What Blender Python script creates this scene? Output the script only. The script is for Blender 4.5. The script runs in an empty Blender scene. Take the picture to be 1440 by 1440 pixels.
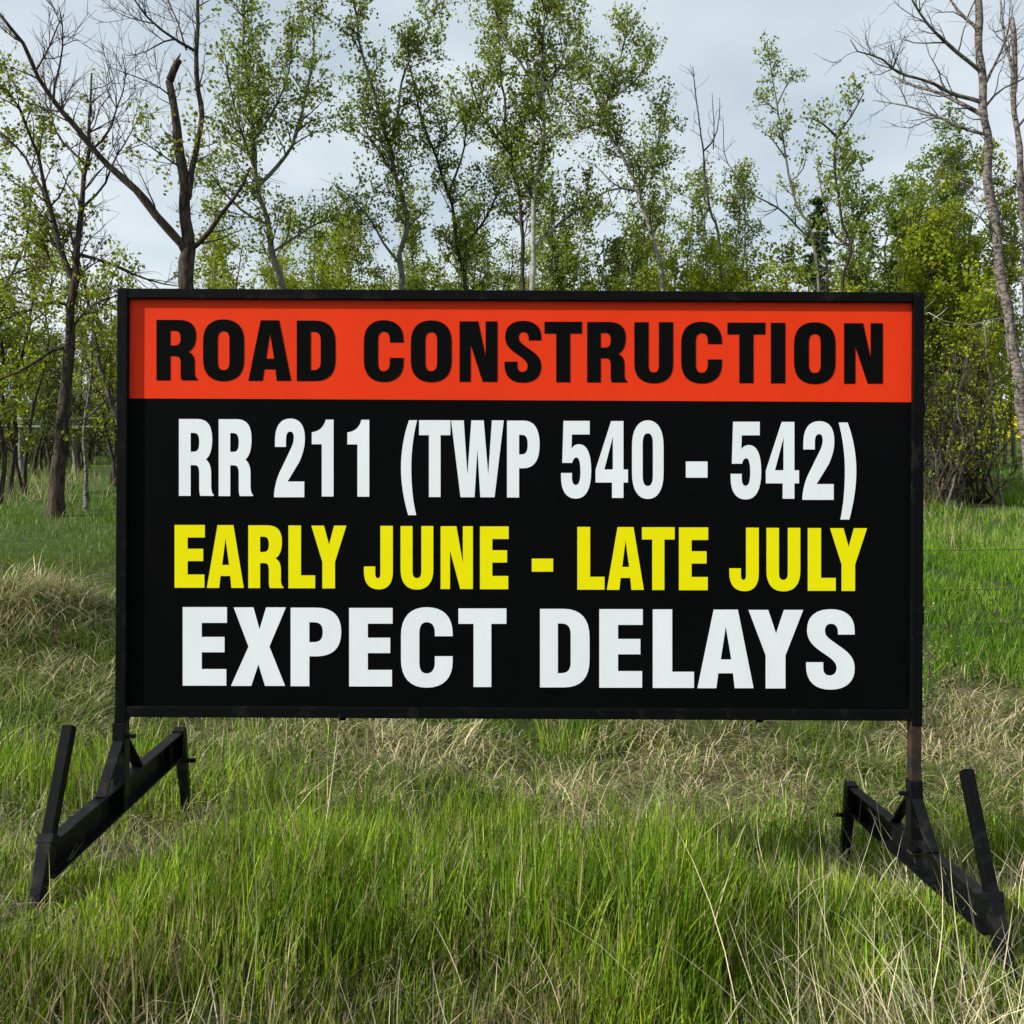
import bpy, math, random
import numpy as np
from mathutils import Vector, geometry

# ------------------------------------------------------------------ camera, sky, sun
scene = bpy.context.scene
COL = scene.collection
F = 1444.0            # focal length in photo pixels (1440 px wide picture)
EYE = 1.4             # eye height
HZ = 690.0            # pixel row of the horizon
cam_d = bpy.data.cameras.new("camera")
cam = bpy.data.objects.new("camera", cam_d)
COL.objects.link(cam)
cam.location = (0, 0, EYE)
cam.rotation_euler = (math.radians(90), 0, 0)
cam_d.sensor_width = 36.0
cam_d.lens = 36.0 * F / 1440.0
cam_d.shift_y = (HZ - 720.0) / 1440.0
cam_d.clip_start = 0.05
cam_d.clip_end = 3000
scene.camera = cam

SUN_DIR = Vector((1.0, 0.38, -0.66)).normalized()      # the way the light travels
sun_el = math.asin(-SUN_DIR.z)
sun_az = math.atan2(-SUN_DIR.x, -SUN_DIR.y)
sd = bpy.data.lights.new("sun", 'SUN')
sd.energy = 5.0
sd.angle = math.radians(0.6)
sd.color = (1.0, 0.965, 0.91)
so = bpy.data.objects.new("sun", sd)
COL.objects.link(so)
so.location = (-20, -10, 15)
so.rotation_euler = SUN_DIR.to_track_quat('-Z', 'Y').to_euler()

world = bpy.data.worlds.new("World")
scene.world = world
world.use_nodes = True
nt = world.node_tree
nt.nodes.clear()
def wn(t, **k):
    n = nt.nodes.new(t)
    for a, b in k.items():
        setattr(n, a, b)
    return n
out = wn('ShaderNodeOutputWorld')
bg = wn('ShaderNodeBackground')
bg.inputs['Strength'].default_value = 0.10
sky = wn('ShaderNodeTexSky', sky_type='NISHITA')
sky.sun_disc = False
sky.sun_elevation = sun_el
sky.sun_rotation = sun_az % (2 * math.pi)
sky.air_density = 1.0
sky.dust_density = 1.5
tc = wn('ShaderNodeTexCoord')
sep = wn('ShaderNodeSeparateXYZ')
nt.links.new(tc.outputs['Generated'], sep.inputs[0])
zc = wn('ShaderNodeMath', operation='MAXIMUM'); zc.inputs[1].default_value = 0.0
nt.links.new(sep.outputs['Z'], zc.inputs[0])
za = wn('ShaderNodeMath', operation='ADD'); za.inputs[1].default_value = 0.22
nt.links.new(zc.outputs[0], za.inputs[0])
dx = wn('ShaderNodeMath', operation='DIVIDE'); dy = wn('ShaderNodeMath', operation='DIVIDE')
nt.links.new(sep.outputs['X'], dx.inputs[0]); nt.links.new(za.outputs[0], dx.inputs[1])
nt.links.new(sep.outputs['Y'], dy.inputs[0]); nt.links.new(za.outputs[0], dy.inputs[1])
cmb = wn('ShaderNodeCombineXYZ')
nt.links.new(dx.outputs[0], cmb.inputs[0]); nt.links.new(dy.outputs[0], cmb.inputs[1])
nz = wn('ShaderNodeTexNoise')
nz.inputs['Scale'].default_value = 1.1
nz.inputs['Detail'].default_value = 4.0
nz.inputs['Roughness'].default_value = 0.45
nt.links.new(cmb.outputs[0], nz.inputs['Vector'])
rp = wn('ShaderNodeValToRGB')
rp.color_ramp.elements[0].position = 0.30; rp.color_ramp.elements[0].color = (0.58, 0.58, 0.58, 1)
rp.color_ramp.elements[1].position = 0.68; rp.color_ramp.elements[1].color = (0.97, 0.97, 0.97, 1)
nt.links.new(nz.outputs['Fac'], rp.inputs[0])
nz2 = wn('ShaderNodeTexNoise')
nz2.inputs['Scale'].default_value = 1.5
nz2.inputs['Detail'].default_value = 3.0
nt.links.new(cmb.outputs[0], nz2.inputs['Vector'])
rp2 = wn('ShaderNodeValToRGB')
rp2.color_ramp.elements[0].position = 0.38; rp2.color_ramp.elements[0].color = (4.95, 5.75, 6.2, 1)
rp2.color_ramp.elements[1].position = 0.60; rp2.color_ramp.elements[1].color = (7.2, 7.7, 7.9, 1)
nt.links.new(nz2.outputs['Fac'], rp2.inputs[0])
mx = wn('ShaderNodeMixRGB')
nt.links.new(rp.outputs[0], mx.inputs[0])
nt.links.new(sky.outputs[0], mx.inputs[1])
nt.links.new(rp2.outputs[0], mx.inputs[2])
nt.links.new(mx.outputs[0], bg.inputs['Color'])
nt.links.new(bg.outputs[0], out.inputs[0])

vs = scene.view_settings
vs.view_transform = 'Standard'
vs.look = 'None'
vs.gamma = 1.0
vs.use_curve_mapping = False
vs.exposure = 0.40

# ------------------------------------------------------------------ helpers
rng = np.random.default_rng(7)
random.seed(7)

def P(px, py, d):
    """photo pixel at depth d -> world point"""
    return np.array([(px - 720.0) / F * d, d, EYE + (HZ - py) / F * d])

def mat(name):
    m = bpy.data.materials.new(name)
    m.use_nodes = True
    t = m.node_tree
    b = t.nodes['Principled BSDF']
    return m, t, b

def mesh_obj(name, verts, loops, starts, totals, material, parent=None, col=None, smooth=False):
    me = bpy.data.meshes.new(name)
    verts = np.asarray(verts, dtype=np.float32)
    me.vertices.add(len(verts))
    me.vertices.foreach_set('co', verts.ravel())
    me.loops.add(len(loops))
    me.loops.foreach_set('vertex_index', np.asarray(loops, dtype=np.int32))
    me.polygons.add(len(starts))
    me.polygons.foreach_set('loop_start', np.asarray(starts, dtype=np.int32))
    if smooth:
        me.polygons.foreach_set('use_smooth', np.ones(len(starts), dtype=bool))
    me.update(calc_edges=True)
    me.validate()
    if col is not None:
        a = me.color_attributes.new('Col', 'FLOAT_COLOR', 'POINT')
        c = np.ones((len(verts), 4), dtype=np.float32)
        c[:, :3] = col
        a.data.foreach_set('color', c.ravel())
    me.materials.append(material)
    o = bpy.data.objects.new(name, me)
    COL.objects.link(o)
    if parent is not None:
        o.parent = parent
    return o

def tag(o, label=None, cat=None, group=None, kind=None):
    if label: o['label'] = label
    if cat: o['category'] = cat
    if group: o['group'] = group
    if kind: o['kind'] = kind
    return o

def empty(name, loc):
    o = bpy.data.objects.new(name, None)
    o.empty_display_size = 0.2
    o.location = [float(v) for v in loc]
    COL.objects.link(o)
    return o

# value noise in 2D for placing and colouring things
_tab = rng.random((64, 64))
def vnoise(x, y, s=1.0):
    x = np.asarray(x, dtype=float) / s + 100.3; y = np.asarray(y, dtype=float) / s + 57.7
    xi = np.floor(x).astype(int); yi = np.floor(y).astype(int)
    fx = x - xi; fy = y - yi
    fx = fx * fx * (3 - 2 * fx); fy = fy * fy * (3 - 2 * fy)
    g = lambda a, b: _tab[a % 64, b % 64]
    return (g(xi, yi) * (1 - fx) + g(xi + 1, yi) * fx) * (1 - fy) + (g(xi, yi + 1) * (1 - fx) + g(xi + 1, yi + 1) * fx) * fy

YS = np.array([-60, -10, 0, 2.0, 3.3, 4.0, 5.0, 6.0, 7.0, 8.5, 10, 12, 16, 20, 25, 30, 45, 60, 100, 200, 900], dtype=float)
ZS = np.array([.3, .1, .05, .0, -.05, -.12, -.30, -.38, -.26, 0, .26, .6, 1.0, 1.32, 1.75, 2.3, 4.3, 6.4, 9.5, 11, 12], dtype=float)
def smoothstep(a, b, x):
    t = np.clip((x - a) / (b - a), 0, 1)
    return t * t * (3 - 2 * t)
def ground(x, y):
    x = np.asarray(x, dtype=float); y = np.asarray(y, dtype=float)
    z = 0
    for o in (-0.5, 0, 0.5):
        z = z + np.interp(y + o * np.clip(y * 0.12, .2, 3), YS, ZS)
    z = z / 3
    z = z - 0.07 * np.clip(x, -6, 6) * (1 - smoothstep(6.5, 10.5, y))
    z = z + (vnoise(x, y, 1.3) - .5) * .07 + (vnoise(x, y, .45) - .5) * .03
    z = z + 0.38 * np.exp(-(((x + 4.15) / .8) ** 2 + ((y - 8.6) / 1.0) ** 2))     # grassy hummock
    z = z + (vnoise(x, y, 9) - .5) * .5 * smoothstep(22, 40, y)
    return z

# ------------------------------------------------------------------ ground
def attr_mat(name, rough=0.7, transl=0.0, noise=0.0, spec=0.25):
    m, t, b = mat(name)
    a = t.nodes.new('ShaderNodeAttribute'); a.attribute_name = 'Col'
    src = a.outputs['Color']
    if noise:
        n = t.nodes.new('ShaderNodeTexNoise'); n.inputs['Scale'].default_value = noise
        n.inputs['Detail'].default_value = 6
        tcn = t.nodes.new('ShaderNodeTexCoord')
        t.links.new(tcn.outputs['Object'], n.inputs['Vector'])
        r = t.nodes.new('ShaderNodeMapRange')
        r.inputs['From Min'].default_value = .3; r.inputs['From Max'].default_value = .7
        r.inputs['To Min'].default_value = .5; r.inputs['To Max'].default_value = 1.5
        t.links.new(n.outputs['Fac'], r.inputs['Value'])
        mm = t.nodes.new('ShaderNodeMixRGB'); mm.blend_type = 'MULTIPLY'; mm.inputs[0].default_value = 1
        t.links.new(src, mm.inputs[1]); t.links.new(r.outputs[0], mm.inputs[2])
        src = mm.outputs[0]
    t.links.new(src, b.inputs['Base Color'])
    b.inputs['Roughness'].default_value = rough
    b.inputs['Specular IOR Level'].default_value = spec
    if transl:
        tr = t.nodes.new('ShaderNodeBsdfTranslucent')
        t.links.new(src, tr.inputs['Color'])
        ms = t.nodes.new('ShaderNodeMixShader'); ms.inputs[0].default_value = transl
        o = t.nodes['Material Output']
        t.links.new(b.outputs[0], ms.inputs[1]); t.links.new(tr.outputs[0], ms.inputs[2])
        t.links.new(ms.outputs[0], o.inputs['Surface'])
    return m

M_ground = attr_mat('soil_and_turf', .95, 0, 14, .1)
M_grass = attr_mat('grass_blade', .45, .35, 0, .2)
M_straw = attr_mat('dry_grass', .5, .25, 0, .3)
M_leaf = attr_mat('spring_leaf', .5, .46, 0, .15)
M_needle = attr_mat('spruce_needle', .6, .1, 0, .2)
M_flower = attr_mat('yellow_petal', .6, .3, 0, .2)

def dryness(x, y):
    """0 = lush green, 1 = matted dry grass"""
    d = smoothstep(4.6, 5.8, y + (vnoise(x, y, .55) - .5) * 2.4 - .16 * np.clip(-x, -1.5, 1.5)) * (1 - smoothstep(7.9, 9.4, y + (vnoise(x, y, 1.1) - .5) * 1.4))
    n = smoothstep(.56, .72, vnoise(x + 31, y, .7)) * (1 - smoothstep(9, 12, y)) * .8
    d = d * (1 - n)
    d = np.maximum(d, np.exp(-(((x + 4.2) / .95) ** 2 + ((y - 8.5) / 1.1) ** 2)) * 1.3)
    return np.clip(d, 0, 1)

gx = np.concatenate([-np.geomspace(900, 12.5, 40), np.linspace(-12, 12, 121), np.geomspace(12.5, 900, 40)])
gy = np.concatenate([-np.geomspace(60, 1.2, 14), np.linspace(-1, 14, 91), np.geomspace(14.2, 900, 90)])
X, Y = np.meshgrid(gx, gy)
Z = ground(X, Y)
nx, ny = len(gx), len(gy)
V = np.stack([X.ravel(), Y.ravel(), Z.ravel()], 1)
ii = (np.arange(ny - 1)[:, None] * nx + np.arange(nx - 1)[None, :]).ravel()
Q = np.stack([ii, ii + 1, ii + nx + 1, ii + nx], 1)
dr = dryness(V[:, 0], V[:, 1])[:, None]
far = smoothstep(9, 18, V[:, 1])[:, None]
gc = np.array([.035, .045, .016]) * (1 - dr) + np.array([.10, .085, .045]) * dr
gc = gc * (1 - far) + np.array([.055, .085, .02]) * far
mesh_obj('ground', V, Q.ravel(), np.arange(len(Q)) * 4, None, M_ground, col=gc, smooth=True)
tag(bpy.data.objects['ground'], kind='structure')

# ------------------------------------------------------------------ the sign
def noise_mat(name, c1, c2, rough, scale=8, spec=.4, bump=0.0, thresh=(.55, .75), rough2=None, stretch=None):
    m, t, b = mat(name)
    tcn = t.nodes.new('ShaderNodeTexCoord')
    src = tcn.outputs['Object']
    if stretch:
        mp = t.nodes.new('ShaderNodeMapping'); mp.inputs['Scale'].default_value = stretch
        t.links.new(src, mp.inputs['Vector']); src = mp.outputs[0]
    n = t.nodes.new('ShaderNodeTexNoise'); n.inputs['Scale'].default_value = scale; n.inputs['Detail'].default_value = 8
    n.inputs['Roughness'].default_value = .65
    t.links.new(src, n.inputs['Vector'])
    r = t.nodes.new('ShaderNodeValToRGB')
    r.color_ramp.elements[0].position = thresh[0]; r.color_ramp.elements[0].color = (*c1, 1)
    r.color_ramp.elements[1].position = thresh[1]; r.color_ramp.elements[1].color = (*c2, 1)
    t.links.new(n.outputs['Fac'], r.inputs[0]); t.links.new(r.outputs[0], b.inputs['Base Color'])
    b.inputs['Roughness'].default_value = rough
    b.inputs['Specular IOR Level'].default_value = spec
    if bump:
        bp = t.nodes.new('ShaderNodeBump'); bp.inputs['Strength'].default_value = bump; bp.inputs['Distance'].default_value = .02
        t.links.new(n.outputs['Fac'], bp.inputs['Height']); t.links.new(bp.outputs[0], b.inputs['Normal'])
    return m

M_frame = noise_mat('black_painted_steel', (.003, .0034, .0038), (.020, .018, .016), .5, 9, .06, .05)
M_beam = noise_mat('worn_black_steel', (.0035, .004, .0048), (.035, .029, .024), .45, 17, .12, .1, (.52, .85))
M_rust = noise_mat('rusty_black_steel', (.012, .010, .009), (.06, .028, .014), .7, 12, .3, .1, (.42, .68))
M_board = noise_mat('black_vinyl', (.0018, .0022, .0024), (.003, .0035, .0037), .4, 3, .03, 0, (.3, .8))
M_orange = noise_mat('orange_vinyl', (.66, .033, .006), (.75, .040, .007), .45, 5, .08, 0, (.25, .75), stretch=(1, 1, .3))
M_white = noise_mat('white_vinyl', (.67, .71, .74), (.745, .785, .815), .45, 6, .15, 0, (.25, .7), stretch=(1, 1, .3))
M_yellow = noise_mat('yellow_vinyl', (.74, .68, .001), (.78, .72, .002), .45, 3, .08, 0, (.3, .8))
M_black_ink = noise_mat('black_ink_vinyl', (.0025, .0027, .0027), (.0035, .0038, .0038), .4, 3, .03, 0, (.3, .8))

DS = 3.94                        # depth of the sign's front face
ROLL = math.radians(0.28)
BCX, BCY = 731.0, 711.0          # the sign's middle in the photo
S0 = DS / F
sign = empty('road_sign', (0.03, DS, float(ground(.03, DS))))
tag(sign, 'large black and orange road construction sign on black steel skid legs', 'sign')
SB = np.array(sign.location)
DP = DS + 0.024                  # depth of the printed face
def roll(p):
    """board coordinates (metres right and up from the board's middle, depth) -> sign local"""
    cx = (BCX - 720) * S0; cz = EYE + (HZ - BCY) * S0
    c, s = math.cos(ROLL), math.sin(ROLL)
    p = np.asarray(p, dtype=float)
    x = cx + p[..., 0] * c + p[..., 2] * s
    z = cz - p[..., 0] * s + p[..., 2] * c
    return np.stack([x, p[..., 1], z], -1) - SB
def board_uv(px, py, d=DP):
    """photo pixel -> board coordinates"""
    s = d / F
    wx = (px - 720) * s; wz = EYE + (HZ - py) * s
    cx = (BCX - 720) * S0; cz = EYE + (HZ - BCY) * S0
    a, b = wx - cx, wz - cz
    c, q = math.cos(ROLL), math.sin(ROLL)
    return a * c - b * q, a * q + b * c

def bevel_box(name, x0, x1, y0, y1, z0, z1, material, parent, fn, bev=.003):
    """a box with chamfered edges (24 corners), put through fn"""
    import bmesh
    bm = bmesh.new()
    bmesh.ops.create_cube(bm, size=1)
    for v in bm.verts:
        v.co = Vector(((x0 + x1) / 2 + v.co.x * (x1 - x0), (y0 + y1) / 2 + v.co.y * (y1 - y0), (z0 + z1) / 2 + v.co.z * (z1 - z0)))
    if bev:
        bmesh.ops.bevel(bm, geom=list(bm.edges), offset=bev, segments=2, affect='EDGES', profile=.6)
    for v in bm.verts:
        v.co = Vector(fn(np.array(v.co)))
    me = bpy.data.meshes.new(name)
    bm.to_mesh(me); bm.free()
    me.materials.append(material)
    o = bpy.data.objects.new(name, me); COL.objects.link(o); o.parent = parent
    return o

TB = .041
uL, _ = board_uv(163.0, 711, DS); uR, _ = board_uv(1299.0, 711, DS)
_, vT = board_uv(731, 407.5, DS); _, vB = board_uv(731, 1011.5, DS)
bevel_box('frame_post', uL, uL + TB, DS, DS + .05, vB - .02, vT, M_frame, sign, roll)
bevel_box('frame_post', uR - TB, uR, DS, DS + .05, vB - .02, vT, M_frame, sign, roll)
bevel_box('top_rail', uL + TB + .001, uR - TB - .001, DS + .002, DS + .048, vT - TB + .002, vT - .001, M_frame, sign, roll)
bevel_box('bottom_rail', uL + TB + .001, uR - TB - .001, DS + .002, DS + .048, vB, vB + TB, M_frame, sign, roll)
panel = bevel_box('panel', uL + TB - .004, uR - TB + .004, DP, DP + .012, vB + TB - .004, vT - TB + .004, M_board, sign, roll, .001)
# header band, printed on the upper part of the face
_, v1 = board_uv(731, 562.9)
bevel_box('header_band', uL + TB - .002, uR - TB + .002, DP - .0012, DP + .001, v1, vT - TB + .006, M_orange, panel, roll, 0)
# small steel clips on the outer edge of the frame
for py in (572, 866):
    _, v = board_uv(1299, py, DS)
    bevel_box('clip', uR - .001, uR + .008, DS + .012, DS + .04, v - .035, v + .035, M_frame, sign, roll, .002)
_, v = board_uv(900, 1012, DS)
for px in (480, 1070):
    u, _ = board_uv(px, 1012, DS)
    bevel_box('drain_bolt', u - .012, u + .012, DS + .014, DS + .034, vB - .012, vB + .001, M_frame, sign, roll, .002)

G = {
'R': ["M0,0 L.52,0 C.82,0 .955,.08 .955,.26 C.955,.41 .88,.49 .77,.525 C.88,.56 .925,.62 .925,.72 L.925,.86 C.925,.94 .96,.975 1,.985 L1,1 L.615,1 C.59,.97 .585,.94 .585,.88 L.585,.72 C.585,.63 .55,.60 .45,.60 L.335,.60 L.335,1 L0,1", "M.335,.18 L.43,.18 C.54,.18 .585,.22 .585,.30 C.585,.39 .54,.425 .43,.425 L.335,.425"],
'O': ["M.5,0 C.82,0 1,.12 1,.35 L1,.65 C1,.88 .82,1 .5,1 C.18,1 0,.88 0,.65 L0,.35 C0,.12 .18,0 .5,0", "M.5,.19 C.6,.19 .645,.235 .645,.33 L.645,.68 C.645,.775 .6,.82 .5,.82 C.4,.82 .355,.775 .355,.68 L.355,.33 C.355,.235 .4,.19 .5,.19"],
'0': ["M.5,0 C.82,0 1,.12 1,.33 L1,.67 C1,.88 .82,1 .5,1 C.18,1 0,.88 0,.67 L0,.33 C0,.12 .18,0 .5,0", "M.5,.165 C.61,.165 .665,.21 .665,.30 L.665,.70 C.665,.79 .61,.835 .5,.835 C.39,.835 .335,.79 .335,.70 L.335,.30 C.335,.21 .39,.165 .5,.165"],
'A': ["M.29,0 L.72,0 L1,1 L.665,1 L.635,.81 L.37,.81 L.335,1 L0,1", "M.505,.21 L.605,.635 L.415,.635"],
'D': ["M0,0 L.48,0 C.84,0 1,.14 1,.36 L1,.65 C1,.87 .84,1 .48,1 L0,1", "M.36,.185 L.43,.185 C.56,.185 .62,.23 .62,.33 L.62,.68 C.62,.78 .56,.82 .43,.82 L.36,.82"],
'C': ["M1,.36 L.655,.36 L.655,.31 C.655,.235 .60,.185 .50,.185 C.40,.185 .355,.235 .355,.32 L.355,.69 C.355,.775 .4,.825 .5,.825 C.6,.825 .655,.77 .655,.69 L.655,.61 L1,.61 L1,.68 C1,.88 .82,1 .5,1 C.18,1 0,.88 0,.65 L0,.35 C0,.12 .18,0 .5,0 C.83,0 1,.12 1,.33"],
'N': ["M0,0 L.49,0 L.69,.59 L.69,0 L1,0 L1,1 L.61,1 L.29,.385 L.29,1 L0,1"],
'S': ["M1,.315 L.66,.315 L.66,.29 C.66,.22 .60,.18 .51,.18 C.43,.18 .385,.215 .385,.265 C.385,.32 .43,.35 .55,.40 L.70,.465 C.91,.55 1,.62 1,.74 C1,.90 .82,1 .50,1 C.18,1 0,.90 0,.71 L0,.66 L.35,.66 L.35,.73 C.35,.79 .40,.825 .49,.825 C.58,.825 .63,.79 .63,.735 C.63,.675 .57,.64 .46,.59 L.29,.52 C.10,.44 .02,.37 .02,.26 C.02,.09 .20,0 .51,0 C.82,0 1,.09 1,.27"],
'T': ["M0,0 L1,0 L1,.195 L.685,.195 L.685,1 L.315,1 L.315,.195 L0,.195"],
'U': ["M0,0 L.365,0 L.365,.70 C.365,.78 .40,.82 .5,.82 C.6,.82 .635,.78 .635,.70 L.635,0 L1,0 L1,.68 C1,.89 .82,1 .5,1 C.18,1 0,.89 0,.68"],
'I': ["M0,0 L1,0 L1,1 L0,1"],
'-': ["M0,0 L1,0 L1,1 L0,1"],
'2': ["M.03,.36 L.03,.28 C.03,.10 .20,0 .53,0 C.84,0 1,.09 1,.25 C1,.37 .92,.46 .82,.55 L.44,.80 L.98,.80 L.98,1 L0,1 L0,.96 C.03,.84 .10,.74 .22,.65 L.5,.42 C.6,.34 .64,.30 .64,.24 C.64,.19 .6,.165 .52,.165 C.43,.165 .385,.20 .385,.28 L.385,.36"],
'1': ["M.64,0 L1,0 L1,1 L.46,1 L.46,.32 L0,.32 L0,.165 C.35,.15 .56,.10 .64,0"],
'(': ["M.5,0 L1,0 C.75,.17 .64,.33 .64,.5 C.64,.67 .72,.85 .95,1 L.45,1 C.15,.83 0,.66 0,.5 C0,.33 .18,.15 .5,0"],
')': ["M.5,0 L0,0 C.25,.17 .36,.33 .36,.5 C.36,.67 .28,.85 .1,1 L.6,1 C.85,.83 1,.66 1,.5 C1,.33 .82,.15 .5,0"],
'W': ["M0,0 L.24,0 L.31,.71 L.385,0 L.62,0 L.705,.71 L.775,0 L1,0 L.825,1 L.555,1 L.50,.37 L.445,1 L.18,1"],
'P': ["M0,0 L.5,0 C.83,0 1,.1 1,.31 C1,.52 .83,.62 .5,.62 L.37,.62 L.37,1 L0,1", "M.37,.185 L.45,.185 C.58,.185 .635,.22 .635,.31 C.635,.40 .58,.44 .45,.44 L.37,.44"],
'5': ["M.08,0 L.95,0 L.95,.175 L.36,.175 L.345,.355 C.42,.315 .5,.30 .6,.30 C.86,.30 1,.42 1,.64 C1,.87 .84,1 .49,1 C.17,1 0,.90 0,.72 L0,.67 L.36,.67 L.36,.73 C.36,.79 .41,.825 .49,.825 C.59,.825 .645,.77 .645,.66 C.645,.54 .60,.47 .51,.47 C.44,.47 .39,.50 .37,.54 L.04,.54"],
'4': ["M.48,0 L.86,0 L.86,.63 L1,.63 L1,.80 L.86,.80 L.86,1 L.51,1 L.51,.80 L0,.80 L0,.635", "M.535,.2 L.535,.63 L.27,.63"],
'E': ["M0,0 L1,0 L1,.2 L.43,.2 L.43,.38 L.945,.38 L.945,.575 L.43,.575 L.43,.79 L.985,.79 L.985,1 L0,1"],
'L': ["M0,0 L.47,0 L.47,.795 L1,.795 L1,1 L0,1"],
'Y': ["M0,0 L.36,0 L.505,.305 L.65,0 L1,0 L.675,.58 L.675,1 L.315,1 L.315,.58"],
'J': ["M.57,0 L1,0 L1,.72 C1,.90 .84,1 .52,1 C.18,1 0,.90 0,.72 L0,.64 L.39,.64 L.39,.75 C.39,.80 .43,.825 .49,.825 C.55,.825 .57,.79 .57,.74"],
'X': ["M.05,0 L.41,0 L.52,.28 L.64,0 L1,0 L.70,.50 L.985,1 L.62,1 L.50,.725 L.37,1 L0,1 L.32,.50"],
}
def path_pts(s):
    pts = []
    for tok in s.replace('M', '|M').replace('L', '|L').replace('C', '|C').split('|'):
        tok = tok.strip()
        if not tok: continue
        n = [tuple(float(q) for q in w.split(',')) for w in tok[1:].split()]
        if tok[0] in 'ML':
            pts += n
        else:
            p0 = np.array(pts[-1]); a, b, c = map(np.array, n)
            for k in range(1, 9):
                t = k / 8
                pts.append(tuple((1 - t) ** 3 * p0 + 3 * (1 - t) ** 2 * t * a + 3 * (1 - t) * t * t * b + t ** 3 * c))
    if len(pts) > 1 and abs(pts[0][0] - pts[-1][0]) + abs(pts[0][1] - pts[-1][1]) < 1e-6:
        pts.pop()
    return pts

def letter(ch, x0, x1, y0, y1, material):
    conts = [path_pts(s) for s in G[ch]]
    y_front, y_back = DP - .0026, DP - .0004
    vec = [[Vector((x, 1 - y, 0)) for x, y in c] for c in conts]
    tris = geometry.tessellate_polygon(vec)
    flat = [p for c in conts for p in c]
    n = len(flat)
    co = []
    for d in (y_front, y_back):
        for x, y in flat:
            u, v = board_uv(x0 + (x1 - x0) * x, y0 + (y1 - y0) * y)
            co.append((u, d, v))
    co = roll(np.array(co))
    faces = []
    for a, b, c in tris:
        pa, pb, pc = co[a], co[b], co[c]
        nrm = np.cross(pb - pa, pc - pa)
        faces.append((a, b, c) if nrm[1] < 0 else (a, c, b))
    k = 0
    for c in conts:
        m = len(c)
        for i in range(m):
            a, b = k + i, k + (i + 1) % m
            faces.append((a, b, n + b, n + a))
        k += m
    me = bpy.data.meshes.new('letter')
    me.from_pydata([tuple(q) for q in co], [], faces)
    me.materials.append(material)
    o = bpy.data.objects.new('letter', me); COL.objects.link(o); o.parent = panel
    return o

SL = math.tan(ROLL)
def text_line(items, xref, top, bot, material):
    for ch, a, b, *yy in items:
        t, m = top + SL * ((a + b) / 2 - xref), bot + SL * ((a + b) / 2 - xref)
        if ch in 'OCS0U2J5':
            h = (m - t) * .012
            m += h
            if ch not in 'UJ5': t -= h
        if yy: t, m = yy
        letter(ch, a, b, t, m, material)
text_line([('R', 220.3, 278.3), ('O', 285.8, 343.3), ('A', 349.4, 409.4), ('D', 417.5, 471.7), ('C', 511.8, 567.5), ('O', 577.8, 635), ('N', 646.3, 699.4), ('S', 709.4, 760.9), ('T', 765.6, 818.1), ('R', 825.6, 882.2), ('U', 891.9, 946.3), ('C', 957.8, 1014.9), ('T', 1022.8, 1075.9), ('I', 1083.8, 1103.9), ('O', 1116.4, 1174.5), ('N', 1186.7, 1241)], 250, 449.9, 534.8, M_black_ink)
text_line([('R', 251.9, 300.8), ('R', 307.8, 356.1), ('2', 385.6, 428.9), ('1', 438.6, 469.2), ('1', 488.6, 519.4), ('(', 564, 586.6, 591, 724.4), ('T', 589.4, 633.4), ('W', 634.4, 708.4), ('P', 713, 758.8), ('5', 789, 831.3), ('4', 837.5, 883), ('0', 888.8, 933), ('-', 964.5, 994.8, 649, 671.7), ('5', 1027.5, 1070.3), ('4', 1077, 1123.4), ('2', 1128.4, 1173), (')', 1179.4, 1203.9, 594.2, 730.6)], 276, 589.3, 697.3, M_white)
text_line([('E', 245.8, 288.3), ('A', 291.1, 343), ('R', 349.4, 398.9), ('L', 405.8, 443.3), ('Y', 438, 487.2), ('J', 511.9, 552.5), ('U', 563.4, 609.4), ('N', 619.7, 665), ('E', 675, 715.3), ('-', 747.8, 777.8, 785.6, 803.8), ('L', 811.9, 850), ('A', 853.4, 905.3), ('T', 902.8, 948.6), ('E', 954.8, 995.7), ('J', 1025.7, 1066.8), ('U', 1077.9, 1125.2), ('L', 1136, 1175), ('Y', 1167.2, 1219)], 267, 738.2, 826.4, M_yellow)
text_line([('E', 257.2, 319.4), ('X', 325, 402.2), ('P', 408.9, 480), ('E', 491.1, 552.2), ('C', 564, 636.6), ('T', 644.7, 712.2), ('D', 759.4, 829), ('E', 842.8, 903.8), ('L', 918, 975.8), ('A', 980.8, 1059.5), ('Y', 1052.5, 1129.3), ('S', 1133.6, 1201.6)], 288, 853.7, 964, M_white)

# ---- skid stands: a bar helper that runs a bevelled square bar between two points
def bar(name, p0, p1, w, t, material, parent, side=(1, 0, 0), w1=None, bev=.003):
    """bar from p0 to p1, w wide along 'side', t thick across it; w1 = width at p1"""
    p0 = np.array(p0, dtype=float); p1 = np.array(p1, dtype=float)
    ax = (p1 - p0); L = np.linalg.norm(ax); ax /= L
    sd_ = np.array(side, dtype=float); sd_ -= ax * sd_.dot(ax); sd_ /= np.linalg.norm(sd_)
    th = np.cross(ax, sd_)
    w1 = w if w1 is None else w1
    def fn(c):
        k = c[2] / L
        s = 1 + (w1 / w - 1) * k
        return p0 + sd_ * c[0] * s + th * c[1] * s + ax * c[2] - SB
    return bevel_box(name, -w / 2, w / 2, -t / 2, t / 2, 0, L, material, parent, fn, bev)

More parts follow.
